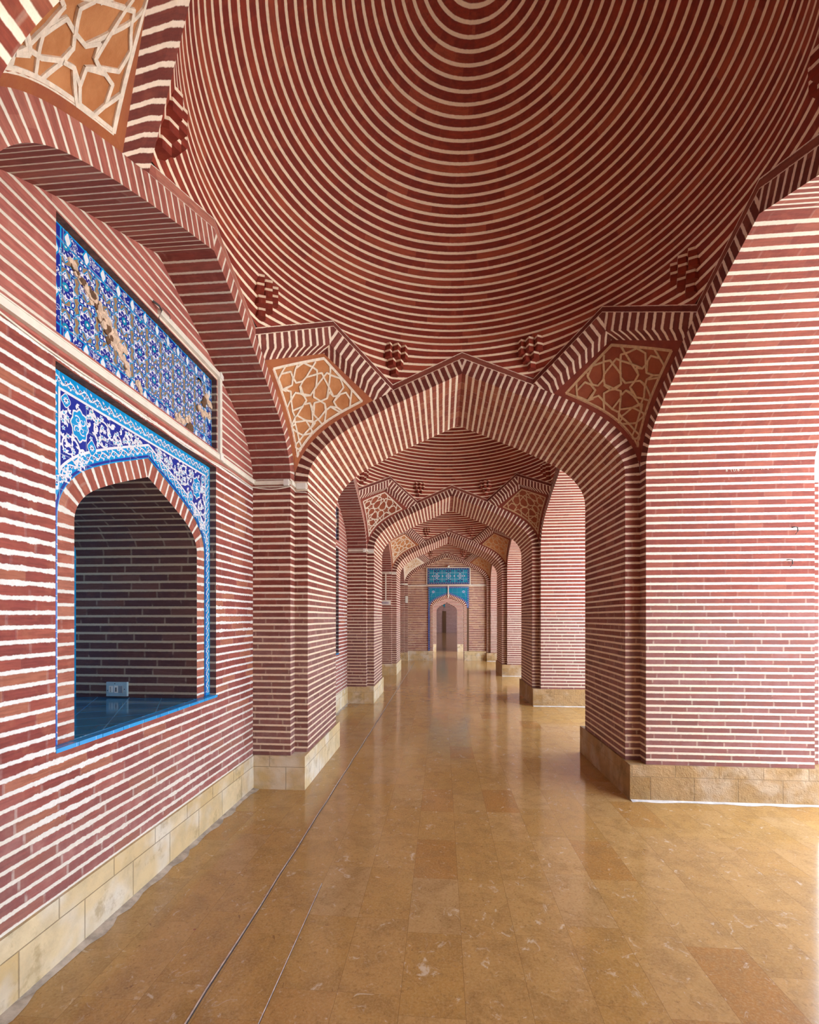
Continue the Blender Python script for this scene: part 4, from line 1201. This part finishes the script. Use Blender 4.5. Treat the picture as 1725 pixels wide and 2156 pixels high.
m = MB(); line2(m, lambda x, z, h: (x, -.022 - h, z), [(hw - .03, 1.9), (hw - .03, .34)], .06, .001, 0); m.build('bare_strip', M['hollow'], ds)
tpn = thing('tile_panel', 'turquoise tile panel with three medallions, high on the end wall', 'tile panel', (DXC, EY, 2.975))
fn2 = lambda x, z, h: (x, -.03 - h, z)
m = MB(); m.box((-.735, -.03, -.28), (.735, -.005, .28), vs=1.0); m.build('tiles', M['teal'], tpn)
m = MB((0, -1, 0))
line2(m, fn2, [(-.735, .25), (.735, .25)], .06, .001, 2); line2(m, fn2, [(-.735, -.25), (.735, -.25)], .06, .001, 2); line2(m, fn2, [(-.70, .28), (-.70, -.28)], .06, .0015, 2); line2(m, fn2, [(.70, .28), (.70, -.28)], .06, .0015, 2)
for i in range(36):
    x = lerp(-.71, .71, i / 35)
    for z in (.25, -.25): flower(m, fn2, x, z, .016, .002, 0 if i % 2 else 4, 5)
for i in range(11):
    z = lerp(-.22, .22, i / 10)
    for x in (-.70, .70): flower(m, fn2, x, z, .016, .002, 0 if i % 2 else 4, 5)
for x in (-.41, 0, .41):
    for r, mi, h in ((.125, 2, .0010), (.105, 0, .0014), (.085, 4, .0018), (.05, 2, .0022), (.03, 0, .0026)):
        flower(m, fn2, x, 0, r, h, mi, 4, 0.0)
    for z in (.17, -.17):
        for sg in (-1, 1): leaf(m, fn2, x, z, 1.57 + sg * 1.57 * .98, .12, .05, .001, 2)
for x in (-.56, -.205, .205, .56):
    flower(m, fn2, x, 0, .03, .001, 0, 4); line2(m, fn2, [(x - .06, 0), (x + .06, 0)], .012, .0008, 2)
for x in [-.67 + .149 * i for i in range(10)]: line2(m, fn2, [(x, -.22), (x, .22)], .006, .0005, 0)
for z in (-.11, .11): line2(m, fn2, [(-.67, z), (.67, z)], .006, .0006, 0)
m.build('medallion_pattern', PMATS, tpn, weld=False)
m = MB()
for a, b in (((-.76, -.30), (-.76, .31)), ((.76, -.30), (.76, .31)), ((-.775, .30), (.775, .30))): bar(m, (a[0], 0, a[1]), (b[0], 0, b[1]), .03, .03, NYn)
m.build('frame', M['pvc'], tpn)
m = MB(); bar(m, (XC - A, EY, 2.655), (XC + A, EY, 2.655), .045, .03, NYn); tag(m.build('cable_trunking', M['pvc']), 'horizontal cream trunking across the end wall between the blue panels', 'cable trunking', 'cable trunking')
m = MB(); bar(m, (DXC - .005, EY - .02, 2.64), (DXC - .005, EY - .02, 2.19), .04, .03, NYn); tag(m.build('cable_trunking', M['pvc']), 'vertical trunking hanging over the middle of the end doorway', 'cable trunking', 'cable trunking')
m = MB()
for i in range(6):
    a0, a1 = math.pi * i / 6 - 1.57, math.pi * (i + 1) / 6 - 1.57
    m.grid([[(DXC + .04 * math.cos(a) * math.cos(t), EY - .05 + .04 * math.cos(a) * math.sin(t), 3.32 + .05 * math.sin(a)) for t in [2 * math.pi * j / 12 for j in range(13)]] for a in (a0, a1)], [[(0, 0)] * 13] * 2)
tag(m.build('light_bulb', M['white_plastic'], smooth=True), 'white round lamp above the turquoise panel on the end wall', 'lamp')
# ---- corner bay and hall seen through the doorway
WY = 20.9
HP = [(s * .46 / 1.38, 2.18 - (3.641 - z) * .40) for s, z in HALF]; HPF = [(.46, 0.0)] + HP
HXC = .21
w2 = MB(); holed_wall(w2, lambda x, z: (x, WY, z), HPF, -4, 3.2, 5.0, CP, HXC); holed_wall(w2, lambda x, z: (x, WY + .7, z), HPF, -6, 6, 5.0, CP, HXC)
al = arc_len(HPF)
for sg in (1, -1): w2.strip([(HXC + sg * s, WY, z) for s, z in HPF], [(HXC + sg * s, WY + .7, z) for s, z in HPF], [(0, l / CP) for l in al], [(.7, l / CP) for l in al])
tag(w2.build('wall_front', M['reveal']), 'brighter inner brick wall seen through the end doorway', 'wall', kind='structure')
m = MB(); m.box((-4, WY - .03, 0), (HXC - .47, WY + .02, .33), vs=1.0); m.box((HXC + .47, WY - .03, 0), (3.2, WY + .02, .33), vs=1.0)
tag(m.build('baseboard_front', M['stone']), 'stone plinth inside the end doorway', 'plinth', kind='structure')
m = MB()
m.face([(-4, 17.0, 5), (3.2, 17.0, 5), (3.2, WY + .7, 5), (-4, WY + .7, 5)])
m.face([(3.2, 20.2, 0), (3.2, WY, 0), (3.2, WY, 5), (3.2, 20.2, 5)]); m.face([(3.2, 17, 3.2), (3.2, 20.2, 3.2), (3.2, 20.2, 5), (3.2, 17, 5)])
for x, ys in ((-6, ((21.6, 48.2),)), (6, ((21.6, 22.4), (25.5, 27), (30, 31.5), (35, 36.5), (40, 41.5), (45, 48.2)))):
    for a, b in ys: m.face([(x, a, 0), (x, b, 0), (x, b, 5), (x, a, 5)])
m.face([(6, 21.6, 3), (6, 48.2, 3), (6, 48.2, 5), (6, 21.6, 5)]); m.face([(-6, 21.6, 5), (6, 21.6, 5), (6, 48.2, 5), (-6, 48.2, 5)])
m.face([(-6, 48, 0), (6, 48, 0), (6, 48, 5), (-6, 48, 5)])
tag(m.build('wall_far', M['hall']), 'dim brick hall beyond the end doorway', 'wall', kind='structure')
hs = thing('spandrel_panel', 'dim teal spandrel and arch outline at the far end of the hall', 'tile panel', (0, 47.95, 0))
m = MB(); q = [(s * .85 / 1.38, 3.05 - (3.641 - z) * .62) for s, z in HALF]
for sg in (1, -1): m.strip([(-.55 + sg * s, 0, z) for s, z in q], [(-.55 + sg * s, 0, 3.35) for s, z in q], q, q)
m.face([(-1.6, 0, 3.6), (.6, 0, 3.6), (.6, 0, 4.6), (-1.6, 0, 4.6)])
m.build('tiles', M['teal'], hs)
m = MB(); m.strip([(.05, -.01, 0), (.05, -.01, 2.2)], [(.42, -.01, 0), (.42, -.01, 2.2)], [(0, 0), (0, 40)], [(1, 0), (1, 40)]); m.build('doorway', M['hollow'], hs)

# ------------------------------------------------------------------ closing shell: added sky-blocking slab and right wall, the gallery behind the camera
m = MB(); m.box((-4.2, -4.4, 5.42), (3.35, 21.8, 5.6)); tag(m.build('roof', M['roofplaster']), 'flat brick roof over the domes', 'roof', kind='structure')  # unseen slab, added to keep sky and sun out of the vaults
m = MB(); m.box((XR1 + .001, -4.3, 3.72), (XR1 + .2, 21.6, 5.42)); tag(m.build('wall_right', M['reveal']), 'brick parapet wall above the courtyard arches', 'wall', kind='structure')  # unseen wall, added up to the slab to stop sky light from the side
m = MB()
m.face([(WX, -4.3, 0), (3.2, -4.3, 0), (3.2, -4.3, 5), (WX, -4.3, 5)]); 
tag(m.build('wall_behind', M['pier']), 'brick wall behind the camera', 'wall', kind='structure')
m = MB(); m.face([(WX, -4.3, 3.9), (3.2, -4.3, 3.9), (3.2, .02, 3.9), (WX, .02, 3.9)], [(0, 0), (5, 0), (5, 70), (0, 70)])
tag(m.build('ceiling', M['dome']), 'brick ceiling of the bay behind the camera', 'ceiling', kind='structure')

# ------------------------------------------------------------------ light
w = bpy.data.worlds.new('sky'); scene.world = w; w.use_nodes = True
nt = w.node_tree; bg = nt.nodes['Background']
sky = nt.nodes.new('ShaderNodeTexSky'); sky.sky_type = 'NISHITA'; sky.sun_disc = False
sky.sun_elevation = math.radians(52); sky.sun_rotation = math.radians(200); sky.air_density = 1.0; sky.dust_density = 3.0
mixn = nt.nodes.new('ShaderNodeMix'); mixn.data_type = 'RGBA'; mixn.inputs[0].default_value = .7
mixn.inputs[7].default_value = (.88, .95, 1.04, 1)
mul = nt.nodes.new('ShaderNodeMix'); mul.data_type = 'RGBA'; mul.blend_type = 'MULTIPLY'; mul.inputs[0].default_value = 1.0
mul.inputs[7].default_value = (.22, .22, .22, 1)
nt.links.new(sky.outputs[0], mul.inputs[6]); nt.links.new(mul.outputs[2], mixn.inputs[6]); nt.links.new(mixn.outputs[2], bg.inputs[0])
bg.inputs[1].default_value = 4.4
su = bpy.data.lights.new('sun', 'SUN'); su.energy = 14.0; su.angle = .01; su.color = (1.0, .985, .97)
so_ = bpy.data.objects.new('sun', su); COL.objects.link(so_)
so_.rotation_euler = Vector((.30, -.50, -.9)).to_track_quat('-Z', 'Y').to_euler()

vs = scene.view_settings
scene.display_settings.display_device = 'sRGB'
vs.view_transform = 'Standard'; vs.look = 'None'; vs.gamma = 1.0; vs.use_curve_mapping = False
vs.exposure = 0.8
cy = scene.cycles
cy.max_bounces = 12; cy.diffuse_bounces = 8; cy.glossy_bounces = 4; cy.use_denoising = True
cy.sample_clamp_indirect = 8.0; cy.caustics_reflective = False; cy.caustics_refractive = False
